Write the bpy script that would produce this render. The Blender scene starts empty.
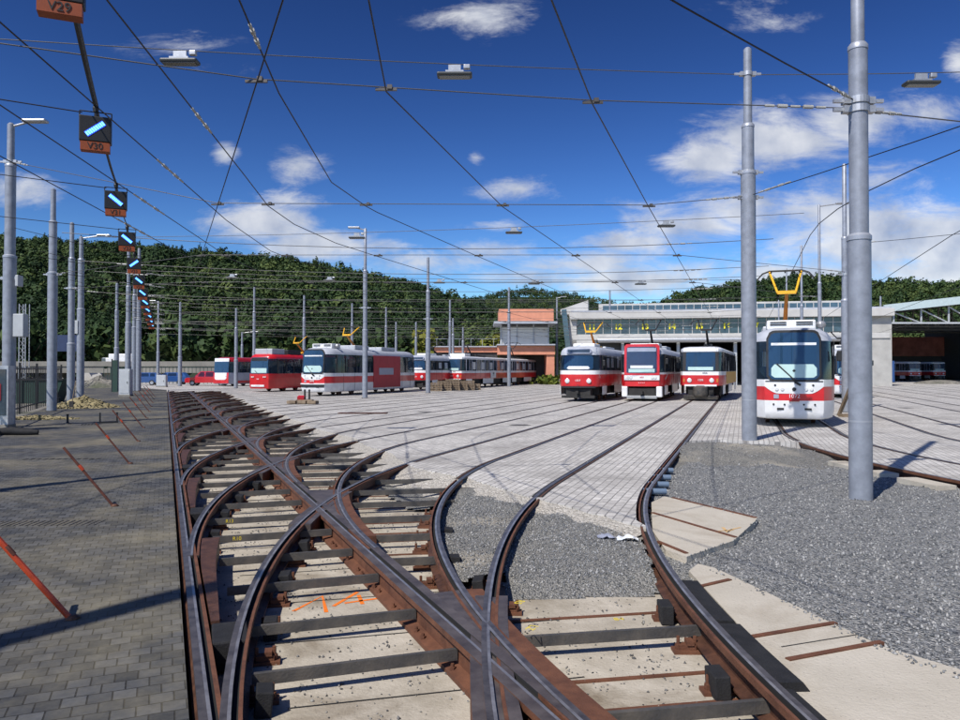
import bpy, bmesh, math, random
import numpy as np
from mathutils import Vector, Matrix
R=math.radians
rnd=random.Random(7)
S=bpy.context.scene
COL=S.collection
# ------------------------------------------------------------------ camera
EYE=1.8; FPX=745.0; HOR=370.0
cd=bpy.data.cameras.new('camera'); cam=bpy.data.objects.new('camera',cd); COL.objects.link(cam)
cam.location=(0,0,EYE); cd.sensor_width=36; cd.lens=36*FPX/960; cd.clip_start=.05; cd.clip_end=5000
cam.rotation_euler=(R(90)+math.atan((HOR-360)/FPX),0,0)
S.camera=cam
# ------------------------------------------------------------------ sun and sky
SUN_EL=50.0; SHX,SHY=.6,.8            # shadows run towards (SHX,SHY)
sd=bpy.data.lights.new('sun','SUN'); sun=bpy.data.objects.new('sun',sd); COL.objects.link(sun)
sd.energy=4.6; sd.angle=R(.53); sd.color=(1,.95,.88)
ce=math.cos(R(SUN_EL)); dv=Vector((SHX*ce,SHY*ce,-math.sin(R(SUN_EL))))
sun.rotation_euler=dv.to_track_quat('-Z','Y').to_euler()
S.view_settings.view_transform='Standard'; S.view_settings.look='None'
S.view_settings.exposure=0.2; S.view_settings.gamma=1; S.view_settings.use_curve_mapping=False
W=bpy.data.worlds.new('World'); S.world=W; W.use_nodes=True
def world():
    nt=W.node_tree; N=nt.nodes; L=nt.links; N.clear()
    def nd(t,**k):
        n=N.new(t)
        for a,b in k.items(): setattr(n,a,b)
        return n
    def ma(op,a,b=None,clamp=False):
        n=nd('ShaderNodeMath',operation=op,use_clamp=clamp)
        for i,v in enumerate((a,b)):
            if v is None: continue
            if isinstance(v,(int,float)): n.inputs[i].default_value=v
            else: L.new(v,n.inputs[i])
        return n.outputs[0]
    out=nd('ShaderNodeOutputWorld'); bg=nd('ShaderNodeBackground'); bg.inputs[1].default_value=.1
    sky=nd('ShaderNodeTexSky',sky_type='NISHITA'); sky.sun_disc=False; sky.sun_elevation=R(SUN_EL)
    sky.sun_rotation=math.atan2(-SHX,-SHY); sky.altitude=300; sky.air_density=1.0; sky.dust_density=.7; sky.ozone_density=3.0
    ga=nd('ShaderNodeGamma'); ga.inputs[1].default_value=2.2; L.new(sky.outputs[0],ga.inputs[0])
    hs=nd('ShaderNodeHueSaturation'); hs.inputs['Saturation'].default_value=1.0; hs.inputs['Value'].default_value=.135; L.new(ga.outputs[0],hs.inputs['Color'])
    tc=nd('ShaderNodeTexCoord'); sp=nd('ShaderNodeSeparateXYZ'); L.new(tc.outputs['Generated'],sp.inputs[0])
    ay=ma('MAXIMUM',ma('ABSOLUTE',sp.outputs[1]),.05)
    u=ma('DIVIDE',sp.outputs[0],ay); v=ma('DIVIDE',sp.outputs[2],ay)
    # deeper blue with height, as through a clear high-pressure summer sky
    cb=nd('ShaderNodeCombineXYZ'); L.new(u,cb.inputs[0]); L.new(v,cb.inputs[1])
    n1=nd('ShaderNodeTexNoise'); n1.inputs['Scale'].default_value=9; n1.inputs['Detail'].default_value=9; n1.inputs['Roughness'].default_value=.68; n1.inputs['Distortion'].default_value=.35
    mp=nd('ShaderNodeMapping'); mp.inputs['Scale'].default_value=(.8,2.2,1); L.new(cb.outputs[0],mp.inputs[0]); L.new(mp.outputs[0],n1.inputs['Vector'])
    clouds=[(478,14,60,24,.56),(762,12,70,18,.42),(168,42,60,16,.40),(225,155,14,12,.75),(297,168,30,18,.85),(258,222,60,20,1.0),(318,246,70,16,.9),(290,200,40,14,.7),
      (476,157,14,10,.7),(518,188,46,14,.62),(585,264,60,14,.9),(712,157,52,24,1.0),(775,140,80,32,1.0),(850,122,60,24,.95),(702,226,80,22,.95),(740,215,60,24,.9),(930,112,42,22,.8),(962,58,18,18,.8),
      (640,240,70,14,.7),(900,240,170,44,1.0),(940,275,170,30,.95),(830,215,80,22,.8),(500,250,70,12,.6),(430,262,70,14,.65),(640,280,120,16,.9),(540,278,80,12,.75),(20,190,40,18,.75),(215,62,44,12,.35),(800,278,140,20,.9),(880,180,80,18,.55),(505,225,40,8,.45),(380,245,40,10,.6),(640,205,50,10,.4)]
    acc=None
    for (px,py,a,b,s) in clouds:
        du=ma('DIVIDE',ma('SUBTRACT',u,(px-480)/FPX),a/FPX*1.5); dw=ma('DIVIDE',ma('SUBTRACT',v,(HOR-py)/FPX),b/FPX*1.55)
        d=ma('SQRT',ma('ADD',ma('MULTIPLY',du,du),ma('MULTIPLY',dw,dw)))
        g=ma('MULTIPLY',ma('SUBTRACT',1.0,d,True),s)
        acc=g if acc is None else ma('MAXIMUM',acc,g)
    e=ma('ADD',ma('MULTIPLY',acc,1.2),ma('MULTIPLY',ma('SUBTRACT',n1.outputs['Fac'],.5),2.1))
    gate=ma('MULTIPLY',acc,5.0,True)
    mr=nd('ShaderNodeMapRange',interpolation_type='SMOOTHSTEP'); mr.inputs[1].default_value=.18; mr.inputs[2].default_value=.95; mr.inputs[3].default_value=0; mr.inputs[4].default_value=.9; L.new(e,mr.inputs[0])
    den=ma('MULTIPLY',mr.outputs[0],gate)
    # cloud body: bright tops, greyer undersides
    n2=nd('ShaderNodeTexNoise'); n2.inputs['Scale'].default_value=14; n2.inputs['Detail'].default_value=6; L.new(cb.outputs[0],n2.inputs['Vector'])
    cr=nd('ShaderNodeValToRGB'); cr.color_ramp.elements[0].position=.3; cr.color_ramp.elements[0].color=(3.2,3.7,4.9,1); cr.color_ramp.elements[1].position=.68; cr.color_ramp.elements[1].color=(7.6,7.7,7.9,1)
    L.new(n2.outputs['Fac'],cr.inputs[0])
    mx=nd('ShaderNodeMix',data_type='RGBA'); L.new(den,mx.inputs[0]); L.new(hs.outputs[0],mx.inputs[6]); L.new(cr.outputs[0],mx.inputs[7])
    L.new(mx.outputs[2],bg.inputs[0]); L.new(bg.outputs[0],out.inputs[0])
world()

# ------------------------------------------------------------------ helpers
def grd(px,py,z=0.0):                    # world point on the level z seen at this place of the yard plan
    Y=FPX*(EYE-z)/(py-HOR); return ((px-480)/FPX*Y,Y)
LA=R(22.9); U=(-math.sin(LA),math.cos(LA)); NN=(math.cos(LA),math.sin(LA)); OX=2.087
def LU(st,lat): return (OX+st*U[0]+lat*NN[0], st*U[1]+lat*NN[1])
def toLU(x,y): x-=OX; return (x*U[0]+y*U[1], x*NN[0]+y*NN[1])
TH=R(19.4); T=(math.sin(TH),math.cos(TH)); TN=(math.cos(TH),-math.sin(TH))

def mat(name,col,rough=.6,metal=0.,var=.18,scale=3.,bump=0.,bscale=60.,col2=None,spec=None,coat=0.):
    m=bpy.data.materials.new(name); m.use_nodes=True; nt=m.node_tree; N=nt.nodes; L=nt.links
    b=N['Principled BSDF']; b.inputs['Roughness'].default_value=rough; b.inputs['Metallic'].default_value=metal
    if spec is not None: b.inputs['Specular IOR Level'].default_value=spec
    if coat: b.inputs['Coat Weight'].default_value=coat; b.inputs['Coat Roughness'].default_value=.08
    tc=N.new('ShaderNodeTexCoord'); n=N.new('ShaderNodeTexNoise'); n.inputs['Scale'].default_value=scale; n.inputs['Detail'].default_value=7; n.inputs['Roughness'].default_value=.62
    L.new(tc.outputs['Object'],n.inputs['Vector'])
    r=N.new('ShaderNodeValToRGB'); r.color_ramp.elements[0].position=.3; r.color_ramp.elements[1].position=.7
    c2=col2 or tuple(min(1,c*(1+var)) for c in col); c1=tuple(c*(1-var) for c in col) if not col2 else col
    r.color_ramp.elements[0].color=(*c1,1); r.color_ramp.elements[1].color=(*c2,1)
    L.new(n.outputs['Fac'],r.inputs[0]); L.new(r.outputs[0],b.inputs['Base Color'])
    if bump:
        n2=N.new('ShaderNodeTexNoise'); n2.inputs['Scale'].default_value=bscale; n2.inputs['Detail'].default_value=5; L.new(tc.outputs['Object'],n2.inputs['Vector'])
        bp=N.new('ShaderNodeBump'); bp.inputs['Strength'].default_value=bump; bp.inputs['Distance'].default_value=.02; L.new(n2.outputs['Fac'],bp.inputs['Height']); L.new(bp.outputs[0],b.inputs['Normal'])
    return m
def emit(name,col,st):
    m=bpy.data.materials.new(name); m.use_nodes=True; b=m.node_tree.nodes['Principled BSDF']
    b.inputs['Base Color'].default_value=(*col,1); b.inputs['Emission Color'].default_value=(*col,1); b.inputs['Emission Strength'].default_value=st
    return m
def paving(name,c1,c2,mort,bw,rh,rot,msize=.012,dirt=(.3,.27,.2),dirtamt=.35,rough=.8,off=.5):
    m=bpy.data.materials.new(name); m.use_nodes=True; nt=m.node_tree; N=nt.nodes; L=nt.links; b=N['Principled BSDF']; b.inputs['Roughness'].default_value=rough
    b.inputs['Specular IOR Level'].default_value=.3
    tc=N.new('ShaderNodeTexCoord'); mp=N.new('ShaderNodeMapping'); mp.inputs['Rotation'].default_value=(0,0,rot); L.new(tc.outputs['Object'],mp.inputs[0])
    w=N.new('ShaderNodeTexNoise'); w.inputs['Scale'].default_value=1.3; w.inputs['Detail'].default_value=2; L.new(mp.outputs[0],w.inputs['Vector'])
    wm=N.new('ShaderNodeVectorMath'); wm.operation='MULTIPLY_ADD'; wm.inputs[1].default_value=(.02,.02,0); L.new(w.outputs['Color'],wm.inputs[0]); L.new(mp.outputs[0],wm.inputs[2])
    br=N.new('ShaderNodeTexBrick'); br.inputs['Scale'].default_value=1; br.inputs['Brick Width'].default_value=bw; br.inputs['Row Height'].default_value=rh; br.inputs['Mortar Size'].default_value=msize; br.inputs['Mortar Smooth'].default_value=.25
    br.offset=off; br.inputs['Color1'].default_value=(*c1,1); br.inputs['Color2'].default_value=(*c2,1); br.inputs['Mortar'].default_value=(*mort,1); L.new(wm.outputs[0],br.inputs['Vector'])
    n=N.new('ShaderNodeTexNoise'); n.inputs['Scale'].default_value=.45; n.inputs['Detail'].default_value=9; n.inputs['Roughness'].default_value=.7; L.new(tc.outputs['Object'],n.inputs['Vector'])
    r=N.new('ShaderNodeValToRGB'); r.color_ramp.elements[0].position=.44; r.color_ramp.elements[0].color=(0,0,0,1); r.color_ramp.elements[1].position=.70; r.color_ramp.elements[1].color=(dirtamt,dirtamt,dirtamt,1); L.new(n.outputs['Fac'],r.inputs[0])
    mx=N.new('ShaderNodeMix'); mx.data_type='RGBA'; L.new(r.outputs[0],mx.inputs[0]); L.new(br.outputs['Color'],mx.inputs[6]); mx.inputs[7].default_value=(*dirt,1)
    f=N.new('ShaderNodeTexNoise'); f.inputs['Scale'].default_value=7; f.inputs['Detail'].default_value=8; f.inputs['Roughness'].default_value=.75; L.new(tc.outputs['Object'],f.inputs['Vector'])
    r2=N.new('ShaderNodeMapRange'); r2.inputs[1].default_value=.3; r2.inputs[2].default_value=.7; r2.inputs[3].default_value=.7; r2.inputs[4].default_value=1.2; L.new(f.outputs['Fac'],r2.inputs[0])
    m2=N.new('ShaderNodeMix'); m2.data_type='RGBA'; m2.blend_type='MULTIPLY'; m2.inputs[0].default_value=1; L.new(mx.outputs[2],m2.inputs[6]); L.new(r2.outputs[0],m2.inputs[7])
    L.new(m2.outputs[2],b.inputs['Base Color'])
    inv=N.new('ShaderNodeMath'); inv.operation='SUBTRACT'; inv.inputs[0].default_value=1; L.new(br.outputs['Fac'],inv.inputs[1])
    ad=N.new('ShaderNodeMath'); ad.operation='MULTIPLY_ADD'; ad.inputs[1].default_value=.25; L.new(f.outputs['Fac'],ad.inputs[0]); L.new(inv.outputs[0],ad.inputs[2])
    bp=N.new('ShaderNodeBump'); bp.inputs['Strength'].default_value=.7; bp.inputs['Distance'].default_value=.006; L.new(ad.outputs[0],bp.inputs['Height']); L.new(bp.outputs[0],b.inputs['Normal'])
    return m
def stony(name,cols,scale,bump=.8,rough=.85,patch=None,patchscale=.6):
    m=bpy.data.materials.new(name); m.use_nodes=True; nt=m.node_tree; N=nt.nodes; L=nt.links; b=N['Principled BSDF']; b.inputs['Roughness'].default_value=rough; b.inputs['Specular IOR Level'].default_value=.25
    tc=N.new('ShaderNodeTexCoord'); v=N.new('ShaderNodeTexVoronoi'); v.inputs['Scale'].default_value=scale; L.new(tc.outputs['Object'],v.inputs['Vector'])
    sp=N.new('ShaderNodeSeparateColor'); L.new(v.outputs['Color'],sp.inputs[0])
    r=N.new('ShaderNodeValToRGB'); r.color_ramp.interpolation='LINEAR'; el=r.color_ramp.elements
    while len(el)<len(cols): el.new(.5)
    for i,c in enumerate(cols): el[i].position=i/(len(cols)-1); el[i].color=(*c,1)
    L.new(sp.outputs[0],r.inputs[0]); last=r.outputs[0]
    if patch:
        n=N.new('ShaderNodeTexNoise'); n.inputs['Scale'].default_value=patchscale; n.inputs['Detail'].default_value=8; L.new(tc.outputs['Object'],n.inputs['Vector'])
        rr=N.new('ShaderNodeMapRange'); rr.inputs[1].default_value=.52; rr.inputs[2].default_value=.66; rr.inputs[4].default_value=.85; L.new(n.outputs['Fac'],rr.inputs[0])
        mx=N.new('ShaderNodeMix'); mx.data_type='RGBA'; L.new(rr.outputs[0],mx.inputs[0]); L.new(last,mx.inputs[6]); mx.inputs[7].default_value=(*patch,1); last=mx.outputs[2]
    L.new(last,b.inputs['Base Color'])
    bp=N.new('ShaderNodeBump'); bp.inputs['Strength'].default_value=bump; bp.inputs['Distance'].default_value=.03; bp.invert=True; L.new(v.outputs['Distance'],bp.inputs['Height']); L.new(bp.outputs[0],b.inputs['Normal'])
    return m

class MB:
    def __init__(s): s.v=[]; s.f=[]; s.m=[]
    def face(s,pts,mi=0):
        i=len(s.v); s.v+= [tuple(p) for p in pts]; s.f.append(tuple(range(i,i+len(pts)))); s.m.append(mi)
    def grid(s,rows,mi=0,closed=False):
        i=len(s.v); n=len(rows[0])
        for r in rows: s.v+=[tuple(p) for p in r]
        for a in range(len(rows)-1):
            for b in range(n if closed else n-1):
                c=(b+1)%n; s.f.append((i+a*n+b,i+a*n+c,i+(a+1)*n+c,i+(a+1)*n+b)); s.m.append(mi if not isinstance(mi,(list,tuple)) else mi[b])
        return s
    def box(s,c,d,rz=0.,mi=0,rx=0.,ry=0.):
        x,y,z=[k/2 for k in d]; M_=Matrix.Rotation(rz,3,'Z')@Matrix.Rotation(ry,3,'Y')@Matrix.Rotation(rx,3,'X'); i=len(s.v)
        for a in (-1,1):
            for b in (-1,1):
                for e in (-1,1): s.v.append(tuple(M_@Vector((a*x,b*y,e*z))+Vector(c)))
        for q in ((0,1,3,2),(4,6,7,5),(0,4,5,1),(2,3,7,6),(0,2,6,4),(1,5,7,3)): s.f.append(tuple(i+k for k in q)); s.m.append(mi)
        return s
    def prism(s,poly,z0,z1,mi=0,mtop=None):
        n=len(poly); i=len(s.v)
        zt=z1 if isinstance(z1,(list,tuple)) else [z1]*n
        s.v+=[(p[0],p[1],z0) for p in poly]+[(p[0],p[1],z) for p,z in zip(poly,zt)]
        for k in range(n): s.f.append((i+k,i+(k+1)%n,i+n+(k+1)%n,i+n+k)); s.m.append(mi)
        s.f.append(tuple(i+n+k for k in range(n))); s.m.append(mi if mtop is None else mtop)
        s.f.append(tuple(i+n-1-k for k in range(n))); s.m.append(mi)
        return s
    def tube(s,path,r,n=6,mi=0,cap=True):
        rows=[]; P=[Vector(p) for p in path]; up=Vector((0,0,1))
        for k,p in enumerate(P):
            d=(P[min(k+1,len(P)-1)]-P[max(k-1,0)]).normalized()
            a=d.cross(up) if abs(d.z)<.95 else d.cross(Vector((0,1,0))); a.normalize(); b=a.cross(d)
            rr=r[k] if isinstance(r,(list,tuple)) else r
            rows.append([tuple(p+a*(math.cos(t)*rr)+b*(math.sin(t)*rr)) for t in [2*math.pi*j/n for j in range(n)]])
        s.grid(rows,mi,True)
        if cap: s.face(rows[0],mi); s.face(rows[-1],mi)
        return s
    def lathe(s,prof,c=(0,0,0),n=20,mi=0,axis='z'):
        rows=[]
        for (r,z) in prof:
            row=[]
            for j in range(n):
                t=2*math.pi*j/n; a,b=r*math.cos(t),r*math.sin(t)
                row.append((c[0]+a,c[1]+b,c[2]+z) if axis=='z' else ((c[0]+a,c[1]+z,c[2]+b) if axis=='y' else (c[0]+z,c[1]+a,c[2]+b)))
            rows.append(row)
        s.grid(rows,mi,True); s.face(rows[0],mi); s.face(rows[-1],mi)
        return s
    def sweep(s,prof,path,mis=0,caps=True,closed=True):      # prof: (lateral,z); path: (x,y[,z]); lateral positive to the right of travel
        rows=[]
        for k,p in enumerate(path):
            a=path[max(k-1,0)]; b=path[min(k+1,len(path)-1)]; dx,dy=b[0]-a[0],b[1]-a[1]; l=math.hypot(dx,dy) or 1; rx,ry=dy/l,-dx/l
            pz=p[2] if len(p)>2 else 0
            rows.append([(p[0]+rx*q[0],p[1]+ry*q[0],q[1]+pz) for q in prof])
        s.grid(rows,mis,closed)
        if caps and closed: s.face(rows[0],mis[0] if isinstance(mis,(list,tuple)) else mis); s.face(rows[-1],mis[0] if isinstance(mis,(list,tuple)) else mis)
        return s
    def build(s,name,mats,parent=None,smooth=False,loc=None,fix=True,bevel=0):
        me=bpy.data.meshes.new(name); me.from_pydata(s.v,[],s.f)
        if not isinstance(mats,(list,tuple)): mats=[mats]
        for m in mats: me.materials.append(m)
        if len(mats)>1: me.polygons.foreach_set('material_index',s.m)
        if fix:
            bm=bmesh.new(); bm.from_mesh(me); bmesh.ops.remove_doubles(bm,verts=bm.verts,dist=1e-5) if smooth else None
            bmesh.ops.recalc_face_normals(bm,faces=bm.faces); bm.to_mesh(me); bm.free()
        if smooth:
            me.polygons.foreach_set('use_smooth',[True]*len(me.polygons)); me.set_sharp_from_angle(angle=R(40))
        me.update()
        o=bpy.data.objects.new(name,me); COL.objects.link(o)
        if parent: o.parent=parent
        if loc: o.location=loc
        if bevel:
            b=o.modifiers.new('bevel','BEVEL'); b.width=bevel; b.segments=2; b.limit_method='ANGLE'; b.angle_limit=R(40)
        return o
def npmesh(name,V,F,mats,parent=None,attr=None):
    me=bpy.data.meshes.new(name); k=F.shape[1]
    me.vertices.add(len(V)); me.vertices.foreach_set('co',V.astype(np.float32).ravel())
    me.loops.add(F.size); me.loops.foreach_set('vertex_index',F.astype(np.int32).ravel())
    me.polygons.add(len(F)); me.polygons.foreach_set('loop_start',np.arange(0,F.size,k,dtype=np.int32))
    if attr is not None:
        a=me.attributes.new('tint','FLOAT','FACE'); a.data.foreach_set('value',attr.astype(np.float32))
    for m in (mats if isinstance(mats,list) else [mats]): me.materials.append(m)
    me.update(calc_edges=True); me.validate()
    o=bpy.data.objects.new(name,me); COL.objects.link(o)
    if parent: o.parent=parent
    return o
def tag(o,label=None,cat=None,group=None,kind=None):
    if label: o['label']=label
    if cat: o['category']=cat
    if group: o['group']=group
    if kind: o['kind']=kind
    return o
def thing(name,label,cat,loc=(0,0,0),rz=0.,group=None):
    o=bpy.data.objects.new(name,None); COL.objects.link(o); o.location=loc; o.rotation_euler=(0,0,rz); o.empty_display_size=.2
    return tag(o,label,cat,group)
def struct(o): o['kind']='structure'; return o
def dup(root,loc,rz=None,label=None,group=None,scale=None):
    r=root.copy(); COL.objects.link(r); r.location=loc
    if rz is not None: r.rotation_euler=(0,0,rz)
    if scale: r.scale=scale
    if label: r['label']=label
    if group: r['group']=group
    for ch in list(root.children):
        c=ch.copy(); COL.objects.link(c); c.parent=r
        for g in ch.children:
            d=g.copy(); COL.objects.link(d); d.parent=c
    return r
def text(name,body,size,m,parent,loc,rot=(R(90),0,0),ext=.004,bold=0):
    c=bpy.data.curves.new(name,'FONT'); c.body=body; c.size=size; c.align_x='CENTER'; c.align_y='CENTER'; c.extrude=ext; c.materials.append(m)
    if bold: c.offset=bold
    tmp=bpy.data.objects.new(name,c); me=bpy.data.meshes.new_from_object(tmp); me.name=name; bpy.data.objects.remove(tmp)
    o=bpy.data.objects.new(name,me); COL.objects.link(o); o.location=loc; o.rotation_euler=rot
    if parent: o.parent=parent
    return o

# ------------------------------------------------------------------ materials
m_lpave=paving('paving_grey',(.04,.042,.045),(.088,.09,.093),(.018,.018,.018),.125,.13,-LA,.005,dirt=(.27,.235,.15),dirtamt=.6)
m_ypave=paving('paving_pale',(.45,.432,.40),(.58,.558,.52),(.21,.2,.19),.24,.125,-(R(90)-TH),.009,dirt=(.27,.255,.235),dirtamt=.95)
def concrete(name,c1,c2,stain,sc=2.0):
    m=bpy.data.materials.new(name); m.use_nodes=True; nt=m.node_tree; N=nt.nodes; L=nt.links; b=N['Principled BSDF']; b.inputs['Roughness'].default_value=.88; b.inputs['Specular IOR Level'].default_value=.25
    tc=N.new('ShaderNodeTexCoord'); n=N.new('ShaderNodeTexNoise'); n.inputs['Scale'].default_value=sc; n.inputs['Detail'].default_value=10; n.inputs['Roughness'].default_value=.7; L.new(tc.outputs['Object'],n.inputs['Vector'])
    r=N.new('ShaderNodeValToRGB'); r.color_ramp.elements[0].position=.3; r.color_ramp.elements[1].position=.7; r.color_ramp.elements[0].color=(*c1,1); r.color_ramp.elements[1].color=(*c2,1); L.new(n.outputs['Fac'],r.inputs[0])
    n2=N.new('ShaderNodeTexNoise'); n2.inputs['Scale'].default_value=sc*.55; n2.inputs['Detail'].default_value=8; n2.inputs['Roughness'].default_value=.65; n2.inputs['Distortion'].default_value=.6; L.new(tc.outputs['Object'],n2.inputs['Vector'])
    mr=N.new('ShaderNodeMapRange'); mr.inputs[1].default_value=.5; mr.inputs[2].default_value=.72; mr.inputs[4].default_value=1.0; L.new(n2.outputs['Fac'],mr.inputs[0])
    mx=N.new('ShaderNodeMix'); mx.data_type='RGBA'; L.new(mr.outputs[0],mx.inputs[0]); L.new(r.outputs[0],mx.inputs[6]); mx.inputs[7].default_value=(*stain,1)
    v=N.new('ShaderNodeTexVoronoi'); v.inputs['Scale'].default_value=26; L.new(tc.outputs['Object'],v.inputs['Vector']); m3=N.new('ShaderNodeMapRange'); m3.inputs[1].default_value=.06; m3.inputs[2].default_value=.17; m3.inputs[3].default_value=.55; m3.inputs[4].default_value=1; L.new(v.outputs['Distance'],m3.inputs[0])
    m2=N.new('ShaderNodeMix'); m2.data_type='RGBA'; m2.blend_type='MULTIPLY'; m2.inputs[0].default_value=.8; L.new(mx.outputs[2],m2.inputs[6]); L.new(m3.outputs[0],m2.inputs[7]); L.new(m2.outputs[2],b.inputs['Base Color'])
    f=N.new('ShaderNodeTexNoise'); f.inputs['Scale'].default_value=45; f.inputs['Detail'].default_value=6; L.new(tc.outputs['Object'],f.inputs['Vector'])
    bp=N.new('ShaderNodeBump'); bp.inputs['Strength'].default_value=.55; bp.inputs['Distance'].default_value=.012; L.new(f.outputs['Fac'],bp.inputs['Height']); L.new(bp.outputs[0],b.inputs['Normal'])
    return m
m_conc=concrete('bed_concrete',(.30,.265,.205),(.50,.455,.375),(.19,.155,.11),2.2)
m_slab=concrete('slab_concrete',(.40,.365,.30),(.50,.46,.385),(.33,.285,.22),1.5)
m_gravel=stony('gravel',[(.09,.095,.098),(.17,.176,.178),(.24,.243,.24),(.35,.348,.33),(.19,.183,.165)],46,1.0)
m_fine=stony('fine_gravel',[(.13,.13,.122),(.20,.198,.185),(.30,.29,.26)],60,.8,patch=(.47,.42,.33),patchscale=.5)
m_fine2=stony('sandy_gravel',[(.11,.11,.10),(.19,.185,.17),(.29,.28,.25)],55,.8,patch=(.44,.40,.32),patchscale=.42)
m_bank=stony('crushed_stone',[(.30,.28,.24),(.42,.39,.34),(.55,.52,.46)],40,.9)
m_dirt=stony('dirt',[(.10,.095,.085),(.17,.16,.14),(.26,.24,.2)],6,.6,patch=(.06,.07,.04),patchscale=.2)
m_rust=mat('rusty_steel',(.075,.028,.014),.75,.1,scale=6,bump=.25,bscale=80,col2=(.17,.068,.033))
m_rustdk=mat('dark_rust',(.05,.024,.016),.55,.35,scale=9,bump=.25,bscale=70,col2=(.15,.068,.04))
m_railtop=mat('worn_rail_steel',(.05,.042,.038),.36,.45,scale=7,col2=(.17,.15,.138))
m_railpol=mat('polished_rail_steel',(.18,.16,.15),.3,.6,scale=6,col2=(.46,.44,.42))
m_frogtop=mat('machined_frog_steel',(.055,.042,.037),.45,.3,scale=4,col2=(.15,.125,.112),bump=.08,bscale=90)
m_groove=mat('groove_black',(.012,.012,.012),.9,0)  # near-black tone for grooves, joints, slots and base rings
m_tie=mat('tie_bar_steel',(.045,.047,.05),.6,.3,scale=5,col2=(.13,.115,.095),bump=.2,bscale=50)
m_rubber=mat('black_rubber',(.012,.012,.013),.75,0,scale=8,col2=(.024,.024,.025),bump=.3,bscale=90,spec=.3)
m_pole=mat('grey_painted_pole',(.25,.27,.31),.45,.2,var=.2,scale=5,bump=.06,bscale=30)
m_polecap=mat('pole_collar',(.34,.36,.40),.4,.3,var=.08)
m_gal=mat('galvanised_steel',(.42,.43,.44),.45,.6,var=.2,scale=6)
m_clip=mat('clip_bronze',(.10,.09,.08),.5,.5,var=.2)
m_wire=mat('contact_wire',(.02,.017,.016),.5,.4,var=.1)
m_span=mat('span_wire',(.12,.12,.12),.5,.5,var=.1)
m_ins=mat('insulator_grey',(.36,.36,.34),.5,0,var=.2,scale=20)
m_white=mat('tram_white',(.60,.60,.59),.36,0,scale=2.6,col2=(.76,.77,.78),coat=.3)
m_red=mat('tram_red',(.44,.011,.016),.34,0,scale=2.2,col2=(.62,.016,.022),coat=.4)
m_red2=mat('tram_dark_red',(.36,.014,.02),.35,0,var=.15,scale=1.5,coat=.4)
m_adred=mat('advert_red',(.40,.022,.03),.55,0,var=.12,scale=3)
m_roofg=mat('tram_roof_grey',(.40,.42,.46),.5,0,var=.12,scale=2)
m_silver=mat('tram_silver',(.33,.35,.42),.4,.2,var=.1)
m_black=mat('black_parts',(.012,.012,.013),.55,0,var=.2)
m_dark=mat('underframe',(.02,.019,.018),.8,0,var=.3,scale=6)
m_glass=mat('tram_glass',(.012,.02,.032),.06,0,var=.3,scale=.8,col2=(.03,.06,.10),spec=.8)
m_glassb=mat('windscreen_glass',(.015,.035,.07),.05,0,scale=1.1,col2=(.04,.10,.19),spec=.9)
def clear(name,tint,fac,base=None):
    m=bpy.data.materials.new(name); m.use_nodes=True; nt=m.node_tree; N=nt.nodes; L=nt.links; b=N['Principled BSDF']; b.inputs['Base Color'].default_value=(*(base or (tint[0]*.05,tint[1]*.07,tint[2]*.1)),1); b.inputs['Roughness'].default_value=.04; b.inputs['Specular IOR Level'].default_value=.8
    tr=N.new('ShaderNodeBsdfTransparent'); tr.inputs[0].default_value=(*tint,1); mx=N.new('ShaderNodeMixShader'); lw=N.new('ShaderNodeLayerWeight'); lw.inputs[0].default_value=.35
    r=N.new('ShaderNodeMapRange'); r.inputs[3].default_value=fac; r.inputs[4].default_value=.95; L.new(lw.outputs['Facing'],r.inputs[0]); L.new(r.outputs[0],mx.inputs[0]); L.new(tr.outputs[0],mx.inputs[1]); L.new(b.outputs[0],mx.inputs[2]); L.new(mx.outputs[0],N['Material Output'].inputs[0]); return m
m_glass=clear('tram_glass',(.58,.66,.70),.32,(.02,.035,.055)); m_glassb=clear('windscreen_glass',(.52,.66,.78),.62,(.025,.07,.14))
m_seat=mat('seat_fabric',(.05,.07,.12),.8,0,var=.4,scale=3); m_inner=mat('interior_panel',(.30,.31,.31),.6,0,var=.15)
m_dash=mat('dash_panel',(.42,.58,.55),.35,0,var=.08)
m_yel=mat('pantograph_yellow',(.75,.40,.02),.45,0,var=.1)
m_ora=mat('pantograph_orange',(.45,.17,.02),.5,0,var=.1)
m_adyel=mat('advert_yellow',(.65,.36,.03),.45,0,var=.2,scale=4)
m_lamp=mat('headlight_lens',(.75,.77,.78),.12,.3,var=.05)
m_steel=mat('equipment_box_grey',(.42,.44,.46),.5,.15,var=.1)
m_ltgrey=mat('cabinet_grey',(.40,.42,.43),.5,0,var=.1)
m_wht=mat('building_white',(.40,.39,.365),.75,0,scale=.5,col2=(.54,.53,.50))
m_wht2=mat('weathered_render',(.38,.37,.34),.8,0,var=.15,scale=.8)
m_brick=mat('orange_brick',(.62,.26,.16),.8,0,var=.12,scale=1.5)
m_rbrick=mat('red_brick',(.30,.10,.07),.85,0,var=.35,scale=.6)
m_bglass=mat('hall_glass',(.012,.03,.05),.06,0,scale=.5,col2=(.06,.11,.16),spec=.7)
m_frost=mat('frosted_panel',(.55,.53,.47),.5,0,scale=.3,col2=(.72,.71,.67))
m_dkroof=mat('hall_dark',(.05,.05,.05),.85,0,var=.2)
m_fascia=mat('pale_fascia',(.50,.60,.60),.5,.1,var=.08)
m_sig=mat('signal_black',(.008,.008,.009),.5,0,var=.2)
m_plate=mat('orange_plate',(.26,.052,.008),.5,0,var=.12,scale=10)
m_text=mat('black_lettering',(.015,.015,.015),.6,0,var=.1)
m_textw=mat('white_lettering',(.75,.75,.75),.5,0,var=.05)
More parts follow.
